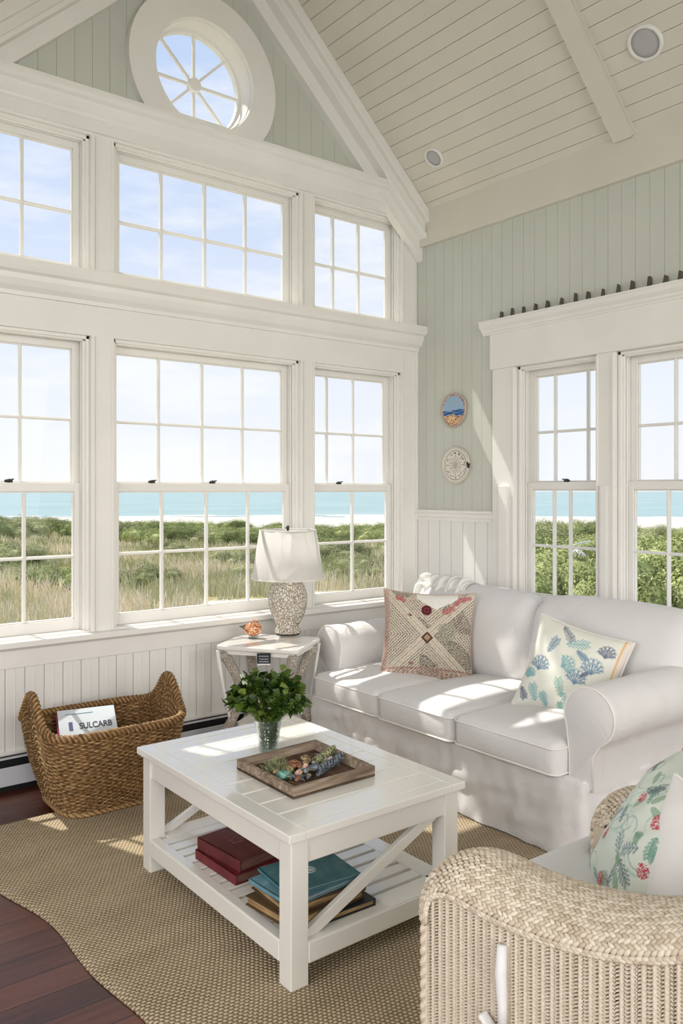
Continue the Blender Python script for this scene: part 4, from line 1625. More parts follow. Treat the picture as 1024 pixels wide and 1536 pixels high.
# magazines leaning in the basket
def magazine(loc, rot, w, h, th, label, m, text=None, bottom_label=False):
    t = thing('magazine', loc, label, 'magazine')
    t.rotation_euler = rot
    b = MB(); b.box(-w / 2, w / 2, -th / 2, th / 2, 0, h)
    put('cover', b, m, t, local=True, bevel=.001)
    if text:
        c = bpy.data.curves.new('lettering', 'FONT')
        c.body = text; c.size = .044; c.extrude = .0004; c.align_x = 'CENTER'; c.offset = .0012
        tmp = bpy.data.objects.new('tmp', c); COL.objects.link(tmp)
        dg = bpy.context.evaluated_depsgraph_get()
        me = bpy.data.meshes.new_from_object(tmp.evaluated_get(dg))
        bpy.data.objects.remove(tmp)
        o = bpy.data.objects.new('title_lettering', me); COL.objects.link(o)
        me.materials.clear(); me.materials.append(mat('grey_print', (.36, .37, .42), .8))
        o.parent = t; o.location = (.035, -th / 2 - .0008, h - .115); o.rotation_euler = (math.pi / 2, 0, 0); o.scale = (.82, 1.05, 1)
        b = MB(); b.box(-.088, -.070, -th / 2 - .001, -th / 2, h - .120, h - .072)
        put('cover_photo', b, mat('blue_print_block', (.36, .38, .58), .7), t, local=True)
        b = MB(); b.box(-.10, .03, -th / 2 - .001, -th / 2, h - .030, h - .026)
        put('header_line', b, mat('teal_print_line', (.45, .62, .66), .7), t, local=True)
    return t
M_mag = paint('white_glossy_paper', (.88, .91, .94), .35, .02, .0)
M_mag2 = mat('magenta_cover', (.55, .18, .36), .5)
magazine((-2.49, -.50, .18), (math.radians(-50), 0, math.radians(-12)), .265, .33, .006, 'white magazine with grey title lettering in the basket', M_mag, 'SULCARB')
magazine((-2.497, -.492, .170), (math.radians(-50), 0, math.radians(-12)), .262, .318, .010, 'magenta-edged magazine behind the white one in the basket', M_mag2)

# ---------------------------------------------------------------- side table
ang = math.atan2(.22, .31)
ST = thing('side_table', (-1.445, -.355, 0), 'white side table with shell-covered legs between the windows and the sofa', 'side table')
STZ = .62
cs, sn = math.cos(ang), math.sin(ang)
def stp(u, v, z):   # u along front edge direction? u: to the back right, v: towards the back left
    return (-1.445 + u * cs - v * sn, -.355 + u * sn + v * cs, z)
hu, hv = .20, .235
def clip_rect(hu, hv, c):
    out = []
    for (su, sv) in ((-1, -1), (1, -1), (1, 1), (-1, 1)):
        for k in range(6):
            t_ = k / 5 * math.pi / 2
            base = {(-1, -1): math.pi, (1, -1): 1.5 * math.pi, (1, 1): 0, (-1, 1): .5 * math.pi}[(su, sv)]
            out.append((su * (hu - c) + c * math.cos(base + t_), sv * (hv - c) + c * math.sin(base + t_)))
    return out
cr_ = clip_rect(hu, hv, .035)
b = MB()
b.prism(cr_, lambda u, v: stp(u, v, STZ - .024), lambda u, v: stp(u, v, STZ))
put('tabletop', b, M_table, ST, bevel=.006)
b = MB()
cr2 = clip_rect(hu - .03, hv - .03, .02)
b.prism(cr2, lambda u, v: stp(u, v, STZ - .05), lambda u, v: stp(u, v, STZ - .023))
put('apron', b, M_trim, ST)
for (su, sv) in ((-1, -1), (1, -1), (1, 1), (-1, 1)):
    pts = []; rr = []
    for k in range(26):
        t_ = k / 25
        z = (STZ - .05) * (1 - t_) + .012
        off = .0 - .085 * math.sin(math.pi * min(1, t_ * 1.15)) + .03 * t_
        pts.append(stp(su * (hu - .030 + off), sv * (hv - .030 + off), z)); rr.append(.031 - .006 * math.sin(math.pi * t_))
    b = MB().tube(pts, rr, 14)
    lg = put('leg', b, M_shell2, ST, smooth=True)
    lg['label'] = 'curved leg covered in small shells'
    md = lg.modifiers.new('dense', 'SUBSURF'); md.levels = 2; md.render_levels = 2
    if (su, sv) == (-1, -1): continue
    # white flat bracket outside the shell leg
    b = MB()
    q0 = [stp(su * (hu - .012), sv * (hv - .012), STZ - .03), stp(su * (hu - .03), sv * (hv - .03), .42), stp(su * (hu - .06), sv * (hv - .06), .22), stp(su * (hu - .035), sv * (hv - .035), .015)]
    b.tube(q0, [.011, .009, .008, .010], 8)
    put('outer_bracket', b, M_trim, ST, smooth=True)
b = MB(); b.prism(clip_rect(.12, .15, .03), lambda u, v: stp(u, v, .17), lambda u, v: stp(u, v, .19))
put('lower_shelf', b, M_trim, ST)
# small dark sign hung on the front
vc = Vector(stp(-hu + .008, .0, 0))
sg = thing('small_sign', (-1.575, -.50, .535), 'small black chalkboard sign with white scribble hanging under the side table top', 'sign')
fd = Vector((-.617, -.787, 0)); rt = Vector((.787, -.617, 0))
sc_ = Vector((-1.575, -.500, 0))
def sgp(u, d, z): p = sc_ + rt * u + fd * d; return (p.x, p.y, z)
b = MB(); b.prism([(-.036, .538), (.036, .538), (.036, .592), (-.036, .592)], lambda u, z: sgp(u, 0, z), lambda u, z: sgp(u, .008, z))
put('board', b, mat('chalkboard_black', (.12, .13, .15), .6), sg, bevel=.002)
b = MB(); b.prism([(-.034, .532), (.034, .532), (.034, .538), (-.034, .538)], lambda u, z: sgp(u, -.002, z), lambda u, z: sgp(u, .011, z))
put('ledge', b, M_trim, sg)
b = MB()
for (r0, zz, n_) in ((.026, .577, 9), (.024, .562, 8), (.026, .549, 9)):
    pts = [sgp(-r0 + 2 * r0 * k / (n_ * 4), .0085, zz + .004 * math.sin(k * 1.57 + zz * 90) * (1 if k % 3 else .3)) for k in range(n_ * 4 + 1)]
    b.tube(pts, .0009, 4)
put('chalk_scribble', b, mat('chalk_white', (.85, .86, .88), .9), sg)

# ---------------------------------------------------------------- table lamp
LX, LY = -1.243, -.238
LP = thing('table_lamp', (LX, LY, STZ), 'table lamp with white tapered shade and shell-mosaic ginger jar base', 'lamp')
prof = [(.001, .0), (.070, .0), (.072, .010)]
put('foot', MB().lathe([(.001, 0), (.068, 0), (.070, .004), (.070, .009), (.001, .010)], (LX, LY, STZ), 40), M_dark, LP, smooth=False)
pr = [(.070, .010), (.073, .020), (.064, .036), (.060, .05), (.078, .085), (.096, .125), (.107, .17), (.109, .21), (.103, .25), (.088, .285), (.066, .312), (.046, .328), (.043, .345), (.045, .365), (.001, .37)]
# smooth the profile
def smooth_prof(pr, k=5):
    out = []
    for i in range(len(pr) - 1):
        p0 = pr[max(i - 1, 0)]; p1 = pr[i]; p2 = pr[i + 1]; p3 = pr[min(i + 2, len(pr) - 1)]
        for s in range(k):
            t = s / k
            out.append(tuple(.5 * ((2 * p1[j]) + (-p0[j] + p2[j]) * t + (2 * p0[j] - 5 * p1[j] + 4 * p2[j] - p3[j]) * t * t + (-p0[j] + 3 * p1[j] - 3 * p2[j] + p3[j]) * t ** 3) for j in (0, 1)))
    return out + [pr[-1]]
pr2 = [(max(.001, r_), z) for r_, z in smooth_prof(pr, 8)]
b = MB().lathe(pr2, (LX, LY, STZ), 110, cap=True)
def cells(v, dens=95):
    c = Vector((LX, LY, STZ))
    p = (Vector(v) - c)
    pts = noise.voronoi(Vector((p.x * dens, p.y * dens, p.z * dens * .6)))[0]
    return pts[1] - pts[0]
nv = []
for v in b.v:
    p = Vector(v); r0 = Vector((p.x - LX, p.y - LY, 0))
    if r0.length > .02:
        p = p + r0.normalized() * (.004 * min(1, cells(v) * 2.5))
    nv.append(tuple(p))
b.v = nv
put('base', b, M_shell, LP, smooth=True, fix=False)
put('neck', MB().tube([(LX, LY, STZ + .36), (LX, LY, STZ + .605)], .006, 10), M_lock, LP, smooth=True)
m = mat('white_lamp_shade_fabric', (.93, .925, .91), .9, spec=.1)
t = NT(m)
tl = t.new('ShaderNodeBsdfTranslucent'); tl.inputs['Color'].default_value = (.97, .95, .92, 1)
mx = t.new('ShaderNodeMixShader'); mx.inputs[0].default_value = .5
t.link(t.b.outputs[0], mx.inputs[1]); t.link(tl.outputs[0], mx.inputs[2]); t.link(mx.outputs[0], t.n['Material Output'].inputs[0])
b = MB().lathe([(.208, .322), (.164, .600), (.1625, .600), (.2065, .322), (.208, .322)], (LX, LY, STZ), 72, cap=False)
put('lamp_shade', b, m, LP, smooth=True, fix=False)
b = MB()
b.tube([(LX + .1625 * math.cos(2 * math.pi * k / 48), LY + .1625 * math.sin(2 * math.pi * k / 48), STZ + .599) for k in range(48)], .003, 6, True)
b.tube([(LX + .207 * math.cos(2 * math.pi * k / 48), LY + .207 * math.sin(2 * math.pi * k / 48), STZ + .323) for k in range(48)], .003, 6, True)
for k in range(3):
    a = k * 2.094 + .5
    b.tube([(LX, LY, STZ + .595), (LX + .162 * math.cos(a), LY + .162 * math.sin(a), STZ + .597)], .002, 6)
put('shade_rings', b, M_trim, LP)
b = MB(); b.lathe([(.001, .604), (.010, .606), (.006, .611), (.010, .618), (.004, .626), (.001, .627)], (LX, LY, STZ), 14)
b.ball((LX - .012, LY, STZ + .612), (.008, .004, .004), 6, 4)
put('finial', b, M_lock, LP, smooth=True)

# ---------------------------------------------------------------- glass bird ornament
OB = Vector((-1.470, -.225, STZ))
ob = thing('glass_bird', tuple(OB), 'small amber swirled glass bird ornament on the side table left of the lamp', 'ornament')
m = mat('amber_swirl_glass', (.7, .4, .2), .12)
t = NT(m)
n = t.new('ShaderNodeTexNoise', Scale=34.0, Detail=4.0, Distortion=2.5)
t.link(t.coord(), n.inputs['Vector'])
c = t.ramp(n.outputs['Fac'], [(.3, srgb((.35, .16, .07))), (.48, srgb((.78, .47, .26))), (.62, srgb((.95, .80, .66))), (.75, srgb((.60, .33, .18)))])
t.link(c, t.b.inputs['Base Color'])
t.b.inputs['Coat Weight'].default_value = .6
rtm = Matrix(((rt.x, -fd.x, 0), (rt.y, -fd.y, 0), (0, 0, 1)))
b = MB(); b.ball((OB.x, OB.y, OB.z + .052), (.050, .036, .042), 24, 16, rtm)
put('body', b, m, ob, smooth=True)
b = MB(); pB = OB - rt * .042
b.tube([(pB.x, pB.y, OB.z + .062), tuple(pB - rt * .018 + Vector((0, 0, .066))), tuple(pB - rt * .036 + Vector((0, 0, .068)))], [.017, .010, .002], 10)
put('beak', b, mat('smoky_glass', (.40, .36, .30), .2), ob, smooth=True)
b = MB(); b.tube([tuple(OB + rt * .0 + Vector((0, 0, .090))), tuple(OB + rt * .012 + Vector((0, 0, .098))), tuple(OB + rt * .03 + Vector((0, 0, .088)))], [.010, .008, .003], 8)
put('crest', b, m, ob, smooth=True)
put('stand', MB().lathe([(.001, 0), (.028, 0), (.030, .005), (.018, .010), (.022, .016), (.001, .016)], tuple(OB), 24), M_vase, ob, smooth=True)

# ---------------------------------------------------------------- soft shapes
def soft_box(c, s, r, n=22, puff=(0, 0, 0), wr=0, wf=6, seed=0, warp=None):
    """rounded, puffed cushion shape; c centre, s half sizes"""
    bm = bmesh.new()
    bmesh.ops.create_cube(bm, size=2)
    bmesh.ops.subdivide_edges(bm, edges=bm.edges, cuts=n, use_grid_fill=True)
    V = []
    bm.verts.ensure_lookup_table()
    for v in bm.verts:
        p = v.co.copy()
        u = Vector(p)
        # denser near the edges
        q = Vector([math.sin(p[i] * math.pi / 2) if abs(p[i]) < 1 else p[i] for i in range(3)])
        inner = Vector([max(-(s[i] - r), min(s[i] - r, q[i] * s[i])) for i in range(3)])
        outer = Vector([q[i] * s[i] for i in range(3)])
        d = outer - inner
        if d.length > 1e-7:
            # cube-to-round projection
            m = max(abs(d[i]) for i in range(3))
            pt = inner + d.normalized() * m
        else:
            pt = outer
        fx, fy, fz = [max(0, 1 - (pt[i] / s[i]) ** 2) for i in range(3)]
        pt = Vector((pt.x + puff[0] * fy * fz * (pt.x / s[0]), pt.y + puff[1] * fx * fz * (pt.y / s[1]), pt.z + puff[2] * fx * fy * (pt.z / s[2])))
        if wr:
            w_ = noise.noise(Vector((pt.x * wf + seed, pt.y * wf, pt.z * wf))) + .5 * noise.noise(Vector((pt.x * wf * 2.3, pt.y * wf * 2.3 + seed, pt.z * wf * 1.2)))
            pt = pt + pt.normalized() * (w_ * wr)
        if warp: pt = warp(pt)
        V.append(tuple(pt + Vector(c)))
    F = [tuple(v.index for v in f.verts) for f in bm.faces]
    bm.free()
    b = MB(); b.add(V, F)
    return b
def rrect(hx, hy, r, n=8):
    out = []
    for (sx, sy, a0) in ((1, 1, 0), (-1, 1, 90), (-1, -1, 180), (1, -1, 270)):
        for k in range(n + 1):
            a = math.radians(a0 + 90 * k / n)
            out.append((sx * (hx - r) + r * math.cos(a), sy * (hy - r) + r * math.sin(a)))
    return out

# ---------------------------------------------------------------- sofa
SO = thing('sofa', (-.72, -1.33, 0), 'white slipcovered three-seat sofa with rolled arms along the right wall', 'sofa')
SY0, SY1, SXF, SXB = -2.235, -.44, -1.235, -.13
# skirted body: folds along the bottom, slightly flared
def body():
    b = MB()
    out = []
    per = []
    P = rrect((SXB - SXF) / 2, (SY1 - SY0) / 2, .03, 4)
    # resample perimeter
    pts = [Vector((x + (SXF + SXB) / 2, y + (SY0 + SY1) / 2, 0)) for x, y in P]
    res = []
    n = len(pts)
    for i in range(n):
        a, c = pts[i], pts[(i + 1) % n]
        L_ = (c - a).length
        k = max(1, int(L_ / .012))
        for q in range(k): res.append(a.lerp(c, q / k))
    m = len(res); H = 30
    V = []; 
    cen_ = Vector(((SXF + SXB) / 2, (SY0 + SY1) / 2, 0))
    for j in range(H + 1):
        t_ = j / H
        z = .016 + .29 * t_
        for i, p in enumerate(res):
            nx_ = (res[(i + 1) % m] - res[i - 1]).normalized()
            nn = Vector((nx_.y, -nx_.x, 0))
            fl = .022 * (1 - t_) ** 1.3
            f = noise.noise(Vector((p.x * 7, p.y * 7, z * 3.5))) * .020 * (1 - t_ * .5) + .010 * noise.noise(Vector((p.x * 16, p.y * 16, z * 11))) + .013 * noise.noise(Vector((p.x * 5, p.y * 5 + z * 9, z * 14)))
            V.append(p + nn * (fl + f) + Vector((0, 0, z)))
    F = []
    for j in range(H):
        for i in range(m):
            l = (i + 1) % m
            F.append((j * m + i, j * m + l, (j + 1) * m + l, (j + 1) * m + i))
    F.append(tuple(range(H * m, H * m + m)))
    b.add(V, F)
    return b
put('skirt', body(), M_slip, SO, smooth=True)
put('seat_deck', MB().box(SXF + .03, SXB, SY0 + .02, SY1 - .02, .28, .315), M_slip, SO, bevel=.01)

def roll_arm(yc, side, xf, xb):
    """rolled arm: keyhole profile in (y,z), swept along x; side=+1 rolls towards +y"""
    R_ = .118; zc = .565
    prof = []
    # start low inside, go up over the roll, down outside
    inner = yc - side * .075
    outer = yc + side * .035
    prof.append((inner, .27)); prof.append((inner, .40))
    for k in range(23):
        a = math.radians(205 - k * (205 + 62) / 22)
        prof.append((yc + side * (.018) + side * R_ * math.cos(a), zc + R_ * .98 * math.sin(a)))
    prof.append((outer, .41)); prof.append((outer + side * .002, .27))
    b = MB()
    n = 40
    V = []
    m = len(prof)
    cy_ = sum(p[0] for p in prof) / m; cz_ = sum(p[1] for p in prof) / m
    xs = [xf, xf + .004, xf + .012] + list(np.linspace(xf + .03, xb, n))
    for i, x in enumerate(xs):
        sc = {0: .93, 1: .975, 2: .995}.get(i, 1)
        for (y, z) in prof:
            q = Vector((x, cy_ + (y - cy_) * sc, cz_ + (z - cz_) * sc))
            w_ = .004 * noise.noise(Vector((x * 9, y * 9, z * 9))) + .003 * noise.noise(Vector((x * 22, y * 10, z * 12)))
            q += Vector((0, (y - cy_), (z - cz_))).normalized() * w_
            V.append(q)
    F = []
    N_ = len(xs)
    for i in range(N_ - 1):
        for k in range(m):
            l = (k + 1) % m
            F.append((i * m + k, i * m + l, (i + 1) * m + l, (i + 1) * m + k))
    F.append(tuple(range(m))[::-1]); F.append(tuple((N_ - 1) * m + k for k in range(m)))
    b.add(V, F)
    o = put('arm', b, M_slip, SO, smooth=True)
    md = o.modifiers.new('edge', 'EDGE_SPLIT'); md.split_angle = math.radians(60)
    pts = [(xf + .003, cy_ + (y - cy_) * .97, cz_ + (z - cz_) * .985) for (y, z) in prof]
    put('piping', MB().tube(pts, .0042, 6), M_pipe, o, smooth=True)
    return o
roll_arm(-.455, 1, -1.10, -.20)
roll_arm(-2.205, -1, -1.185, -.20)

# seat cushions
def seat_cushion(y0, y1, xf, seed, tside=0):
    hx, hy, hz = (-.42 - xf) / 2, (y0 - y1) / 2, .072
    c = ((xf - .42) / 2, (y0 + y1) / 2, .375)
    b = soft_box(c, (hx, abs(hy), hz), .036, 26, (.012, .004, .034), .004, 5, seed)
    o = put('seat_cushion', b, M_slip, SO, smooth=True)
    for zz in (c[2] + .050, c[2] - .052):
        pts = [(c[0] + x * 1.0, c[1] + y, zz) for x, y in rrect(hx + .002, abs(hy) + .001, .035)]
        # follow the puffed front
        pts = [(x - (.010 if x < c[0] - hx + .04 else 0) * (1 - ((y - c[1]) / abs(hy)) ** 2), y, z) for x, y, z in pts]
        put('piping', MB().tube(pts, .0042, 6, True), M_pipe, o, smooth=True)
seat_cushion(-.505, -1.045, -1.262, 1)
seat_cushion(-1.053, -1.560, -1.268, 4)
seat_cushion(-1.568, -2.125, -1.262, 8)
# back frame and cushions
b = soft_box((-.235, (-.47 - 2.2) / 2, .55), (.10, .865, .29), .09, 22, (0, 0, 0), .003, 5, 2)
put('back_frame', b, M_slip, SO, smooth=True)
def back_cushion(y0, y1, seed, top=.90):
    def warp(p):
        # leans back with height, top edge rolls over
        t_ = (p.z + .24) / .48
        p = Vector((p.x + .085 * t_ + .03 * t_ * t_, p.y, p.z))
        p.z -= .020 * (p.y / ((y0 - y1) / 2)) ** 4 * (1 if p.z > 0 else 0)
        return p
    hz = (top - .425) / 2
    b = soft_box((-.505, (y0 + y1) / 2, .425 + hz), (.105, (y0 - y1) / 2, hz), .095, 24, (.045, .006, .012), .006, 4, seed, warp)
    o = put('back_cushion', b, M_slip, SO, smooth=True)
    return o
back_cushion(-.50, -1.40, 3, .895)
back_cushion(-1.39, -2.27, 9, .905)
# folds: right end of the back cushion sits over the arm

# ---------------------------------------------------------------- pillows
def pillow(name, w, h, th, paint_f, N=150, m=None, disp=None, pipe=None, pipe_m=None, sag=0, label=None, cat='pillow', loc=(0, 0, 0), rot=(0, 0, 0), back_paint=False):
    t = thing(name, loc, label, cat)
    t.rotation_euler = rot
    u = np.linspace(-1, 1, N)
    U, Vv = np.meshgrid(u, u)
    Ue = np.sin(U * np.pi / 2) * .55 + U * .45; Ve = np.sin(Vv * np.pi / 2) * .55 + Vv * .45
    U, Vv = Ue / np.abs(Ue).max(), Ve / np.abs(Ve).max()
    pin = .085
    X_ = U * w / 2 * (1 - pin * (1 - Vv ** 2))
    Z_ = Vv * h / 2 * (1 - pin * (1 - U ** 2))
    Z_ = Z_ - sag * np.exp(-(U / .42) ** 2) * np.clip((Vv + .2) / 1.2, 0, 1) ** 2
    prof_ = (np.clip((1 - U ** 4) * (1 - Vv ** 4), 0, 1)) ** .55
    prof2 = (np.clip((1 - U ** 2) * (1 - Vv ** 2), 0, 1)) ** .5
    T_ = th / 2 * (.55 * prof_ + .45 * prof2)
    wr = np.array([[noise.noise(Vector((a * 2.6, b_ * 2.6, w * 10))) for a in U[0]] for b_ in Vv[:, 0]]) * .012 * prof_
    colf = paint_f(U, Vv)
    D = disp(U, Vv) * prof_ if disp is not None else 0
    Vf = np.stack([X_, -(T_ + wr + D), Z_], -1).reshape(-1, 3)
    Vb = np.stack([X_, T_ + wr * .6, Z_], -1).reshape(-1, 3)
    F = []
    for j in range(N - 1):
        for i in range(N - 1):
            q = j * N + i
            F.append((q, q + 1, q + N + 1, q + N))
            F.append((q + N * N, q + N + N * N, q + N + 1 + N * N, q + 1 + N * N))
    b = np.concatenate([Vf, Vb])
    o = put('pillow_cover', (b, F), m, t, smooth=True, local=True, fix=False)
    cb = colf.reshape(-1, 3)
    back = cb if back_paint else np.broadcast_to(np.median(cb, axis=0), cb.shape)
    setcol(o, np.concatenate([cb, back]))
    if pipe:
        pts = []
        for k in range(4 * 40):
            s = k / 40
            e_ = int(s); f = (s - e_) * 2 - 1
            uu, vv = [(f, -1), (1, f), (-f, 1), (-1, -f)][e_]
            sg_ = sag * math.exp(-(uu / .42) ** 2) * max(0, (vv + .2) / 1.2) ** 2
            pts.append((uu * w / 2 * (1 - pin * (1 - vv ** 2)), 0, vv * h / 2 * (1 - pin * (1 - uu ** 2)) - sg_))
        put('piping', MB().tube(pts, pipe, 6, True), pipe_m, t, smooth=True, local=True)
    return t
M_knit = color_mat('knitted_wool', .95, 220, .5)
M_print = color_mat('printed_cotton', .9, 9, .25)

def sn2(x, y, s): # cheap vectorised noise
    return np.sin(x * 12.9 * s + np.sin(y * 7.3 * s) * 2.1) * np.cos(y * 11.7 * s + np.sin(x * 5.1 * s) * 1.7)
PR = np.random.default_rng(4)
def paint_knit(U, V):
    n = U.shape[0]
    base = lin((.80, .75, .68)); dark = lin((.33, .31, .29)); light = lin((.88, .84, .77))
    C = np.tile(base, (n, n, 1))
    d1, d2 = (U - V) / 2 ** .5, (U + V) / 2 ** .5
    m_ = np.minimum(np.abs(d1), np.abs(d2)); M_ = np.maximum(np.abs(d1), np.abs(d2))
    along = np.where(np.abs(d1) < np.abs(d2), d2, d1)
    s = np.sin(m_ * 120)
    dash = np.sin(along * 105 + np.floor(m_ * 120 / np.pi) * 1.6)
    spk = PR.random(U.shape)
    k = ((s > .1) & (dash > -.05) & (m_ > .11) & (spk > .3)) | ((m_ > .11) & (spk > .86))
    C[k] = dark
    k = (s < -.3) & (m_ > .11); C[k] = light
    band = m_ < .11
    C[band] = light
    C[band & (np.sin(m_ * 130) > .5) & (spk > .35)] = lin((.62, .57, .50))
    patch = (sn2(U, V, .35) > .35) & (spk > .55)
    C[patch & ~band] = dark
    g = ((U - .45) ** 2 + (V - .1) ** 2 < .05) & (spk > .6); C[g] = lin((.42, .48, .40))
    # centre diamond
    dd = np.abs(U) + np.abs(V + .05)
    C[dd < .14] = lin((.70, .60, .48)); C[(dd < .14) & (dd > .085)] = lin((.36, .24, .19))
    # red blossom and accents
    r_ = np.hypot(U + .04, (V - .60))
    C[r_ < .12] = lin((.55, .22, .26)); C[(r_ < .12) & (np.sin(r_ * 90) > .2)] = lin((.25, .18, .18))
    for (a, c_, ra) in ((-.66, .84, .10), (-.56, .79, .06), (.42, .58, .10), (.52, .65, .09), (.62, .76, .07), (.76, .86, .10), (.86, .88, .08), (-.34, -.66, .055), (.68, .84, .09), (-.42, .46, .05)):
        k = (np.hypot((U - a) * 1.0, (V - c_) * 1.5) < ra) & (spk > .25)
        C[k] = lin((.72, .33, .36)) if ra > .055 else lin((.5, .3, .3))
    k = (V < -.82) & (np.sin(U * 60) > 0) & (spk > .4); C[k] = lin((.62, .40, .33))
    k = (V < -.74) & (V > -.80) & (spk > .4); C[k] = lin((.60, .38, .34))
    k = (U < -.90) & (spk > .5); C[k] = lin((.70, .48, .44))
    # pale sagging panel at the top
    k = (V > .62 + .55 * np.abs(U - .18)) & (np.abs(U - .18) < .45); C[k] = lin((.93, .92, .89))
    return C
def disp_knit(U, V):
    d1, d2 = (U - V) / 2 ** .5, (U + V) / 2 ** .5
    m_ = np.minimum(np.abs(d1), np.abs(d2))
    along = np.where(np.abs(d1) < np.abs(d2), d2, d1)
    return .0035 * np.sin(m_ * 120) * (.6 + .4 * np.sin(along * 120)) + .004 * (m_ < .10)

def seg_dist(U, V, a, b):
    ax, ay = a; bx_, by_ = b
    dx_, dy_ = bx_ - ax, by_ - ay
    t = np.clip(((U - ax) * dx_ + (V - ay) * dy_) / (dx_ * dx_ + dy_ * dy_ + 1e-9), 0, 1)
    return np.hypot(U - ax - t * dx_, V - ay - t * dy_)
def sprig(C, U, V, cx_, cy_, ang, L_, col, n=7, w=.014, fan=False):
    near = np.hypot(U - cx_, V - cy_) < L_ * 1.3
    ca, sa = math.cos(ang), math.sin(ang)
    for k in range(n):
        if fan:
            a = ang + math.radians(-62 + 124 * k / (n - 1))
            l = L_ * (.75 + .25 * math.cos((k / (n - 1) - .5) * 3))
            s = (cx_ - ca * L_ * .4, cy_ - sa * L_ * .4)
            e_ = (s[0] + l * math.cos(a), s[1] + l * math.sin(a))
            d = seg_dist(U, V, s, e_)
            k_ = near & (d < w); C[k_] = C[k_] * .25 + lin(col) * .75
            for q in (.5, .8):
                p = (s[0] + (e_[0] - s[0]) * q, s[1] + (e_[1] - s[1]) * q)
                for sg_ in (-1, 1):
                    e2 = (p[0] + .28 * l * math.cos(a + sg_ * .6), p[1] + .28 * l * math.sin(a + sg_ * .6))
                    k_ = near & (seg_dist(U, V, p, e2) < w * .8); C[k_] = C[k_] * .45 + lin(col) * .55
        else:
            t = (k / (n - 1) - .5)
            p = (cx_ + ca * L_ * t, cy_ + sa * L_ * t)
            for sg_ in (-1, 1):
                a = ang + sg_ * .75
                l = L_ * .38 * (1.1 - abs(t))
                e_ = (p[0] + l * math.cos(a), p[1] + l * math.sin(a))
                k_ = near & (seg_dist(U, V, p, e_) < w); C[k_] = C[k_] * .3 + lin(col) * .7
    k_ = near & (seg_dist(U, V, (cx_ - ca * L_ * .5, cy_ - sa * L_ * .5), (cx_ + ca * L_ * .5, cy_ + sa * L_ * .5)) < w * .7)
    C[k_] = C[k_] * .4 + lin(col) * .6
BL, TL, SLT, GN = (.42, .56, .66), (.50, .70, .72), (.42, .46, .54), (.48, .68, .62)
def paint_coral(U, V):
    n = U.shape[0]
    C = np.tile(lin((.90, .90, .86)), (n, n, 1))
    w_ = (sn2(U * .5, V * .5, .3) + 1) / 2
    C = C * (1 - .25 * w_[..., None]) + lin((.86, .88, .80)) * .25 * w_[..., None]
    for (x, y, a, l, c_, f) in ((-.30, .80, -.8, .34, SLT, 0), (-.55, .42, 1.2, .34, BL, 0), (-.05, .62, .3, .42, TL, 0), (.12, .42, -.5, .26, BL, 0), (.60, .62, 1.5, .26, SLT, 1), (-.12, .12, .6, .30, TL, 1), (.42, .22, 1.7, .34, BL, 1),
                                (-.70, -.05, 1.5, .30, BL, 1), (.16, -.10, 1.5, .32, BL, 1), (-.88, -.30, 1.6, .20, TL, 1), (-.12, -.42, 2.0, .36, GN, 0), (.10, -.62, -.7, .36, TL, 0), (.44, -.38, 1.0, .40, SLT, 0),
                                (-.62, -.68, 2.1, .34, TL, 0), (-.36, -.76, 2.2, .28, TL, 0), (-.86, -.72, -.9, .26, SLT, 0), (.02, -.85, 1.9, .24, GN, 0), (.55, -.75, .7, .3, BL, 0), (.30, .02, .8, .16, SLT, 0)):
        sprig(C, U, V, x, y, a, l, c_, 7, .016, bool(f))
    k = U > .86
    C[k] = lin((.90, .86, .82))
    k = (U > .83) & (U < .88); C[k] = lin((.90, .74, .55))
    return C
def paint_floral(U, V):
    n = U.shape[0]
    C = np.tile(lin((.85, .885, .85)), (n, n, 1))
    w_ = (sn2(U * .6, V * .6, .3) + 1) / 2
    C = C * (1 - .4 * w_[..., None]) + lin((.88, .89, .82)) * .4 * w_[..., None]
    rg = random.Random(12)
    # curling tendrils
    for k in range(26):
        cx_, cy_, r_ = rg.uniform(-.85, .7), rg.uniform(-.85, .85), rg.uniform(.10, .28)
        a0 = rg.uniform(0, 6.28)
        d = np.abs(np.hypot(U - cx_, V - cy_) - r_ * (1 + .2 * np.sin(np.arctan2(V - cy_, U - cx_) * 2)))
        an = (np.arctan2(V - cy_, U - cx_) - a0) % (2 * np.pi)
        kk = (d < .018 * (1.1 - an / 4.2)) & (an < 3.8)
        col = lin(rg.choice([(.55, .76, .70), (.62, .80, .76), (.50, .66, .62)]))
        C[kk] = C[kk] * .5 + col * .5
    for k in range(22):
        sprig(C, U, V, rg.uniform(-.85, .85), rg.uniform(-.9, .9), rg.uniform(0, 6.28), rg.uniform(.16, .34), rg.choice([(.45, .62, .56), (.46, .55, .58), (.50, .66, .48), (.42, .48, .50)]), 6, .014)
    for k in range(11):
        x, y = rg.uniform(-.8, .8), rg.uniform(-.85, .85)
        a = rg.uniform(0, 3.14); ca, sa = math.cos(a), math.sin(a)
        uu, vv = (U - x) * ca + (V - y) * sa, -(U - x) * sa + (V - y) * ca
        kk = (uu / .11) ** 2 + (vv / .05) ** 2 < 1
        C[kk] = C[kk] * .3 + lin((.50, .64, .52)) * .7
    spk = PR.random(U.shape)
    for (x, y, r_) in ((-.55, -.35, .09), (.02, -.78, .10), (-.15, .35, .08), (.5, .3, .1), (.35, .8, .12), (-.7, .6, .07), (.75, -.2, .08)):
        kk = (np.hypot(U - x, V - y) < r_) & (spk > .35)
        C[kk] = lin((.78, .30, .38)) if r_ > .075 else lin((.82, .55, .62))
    return C

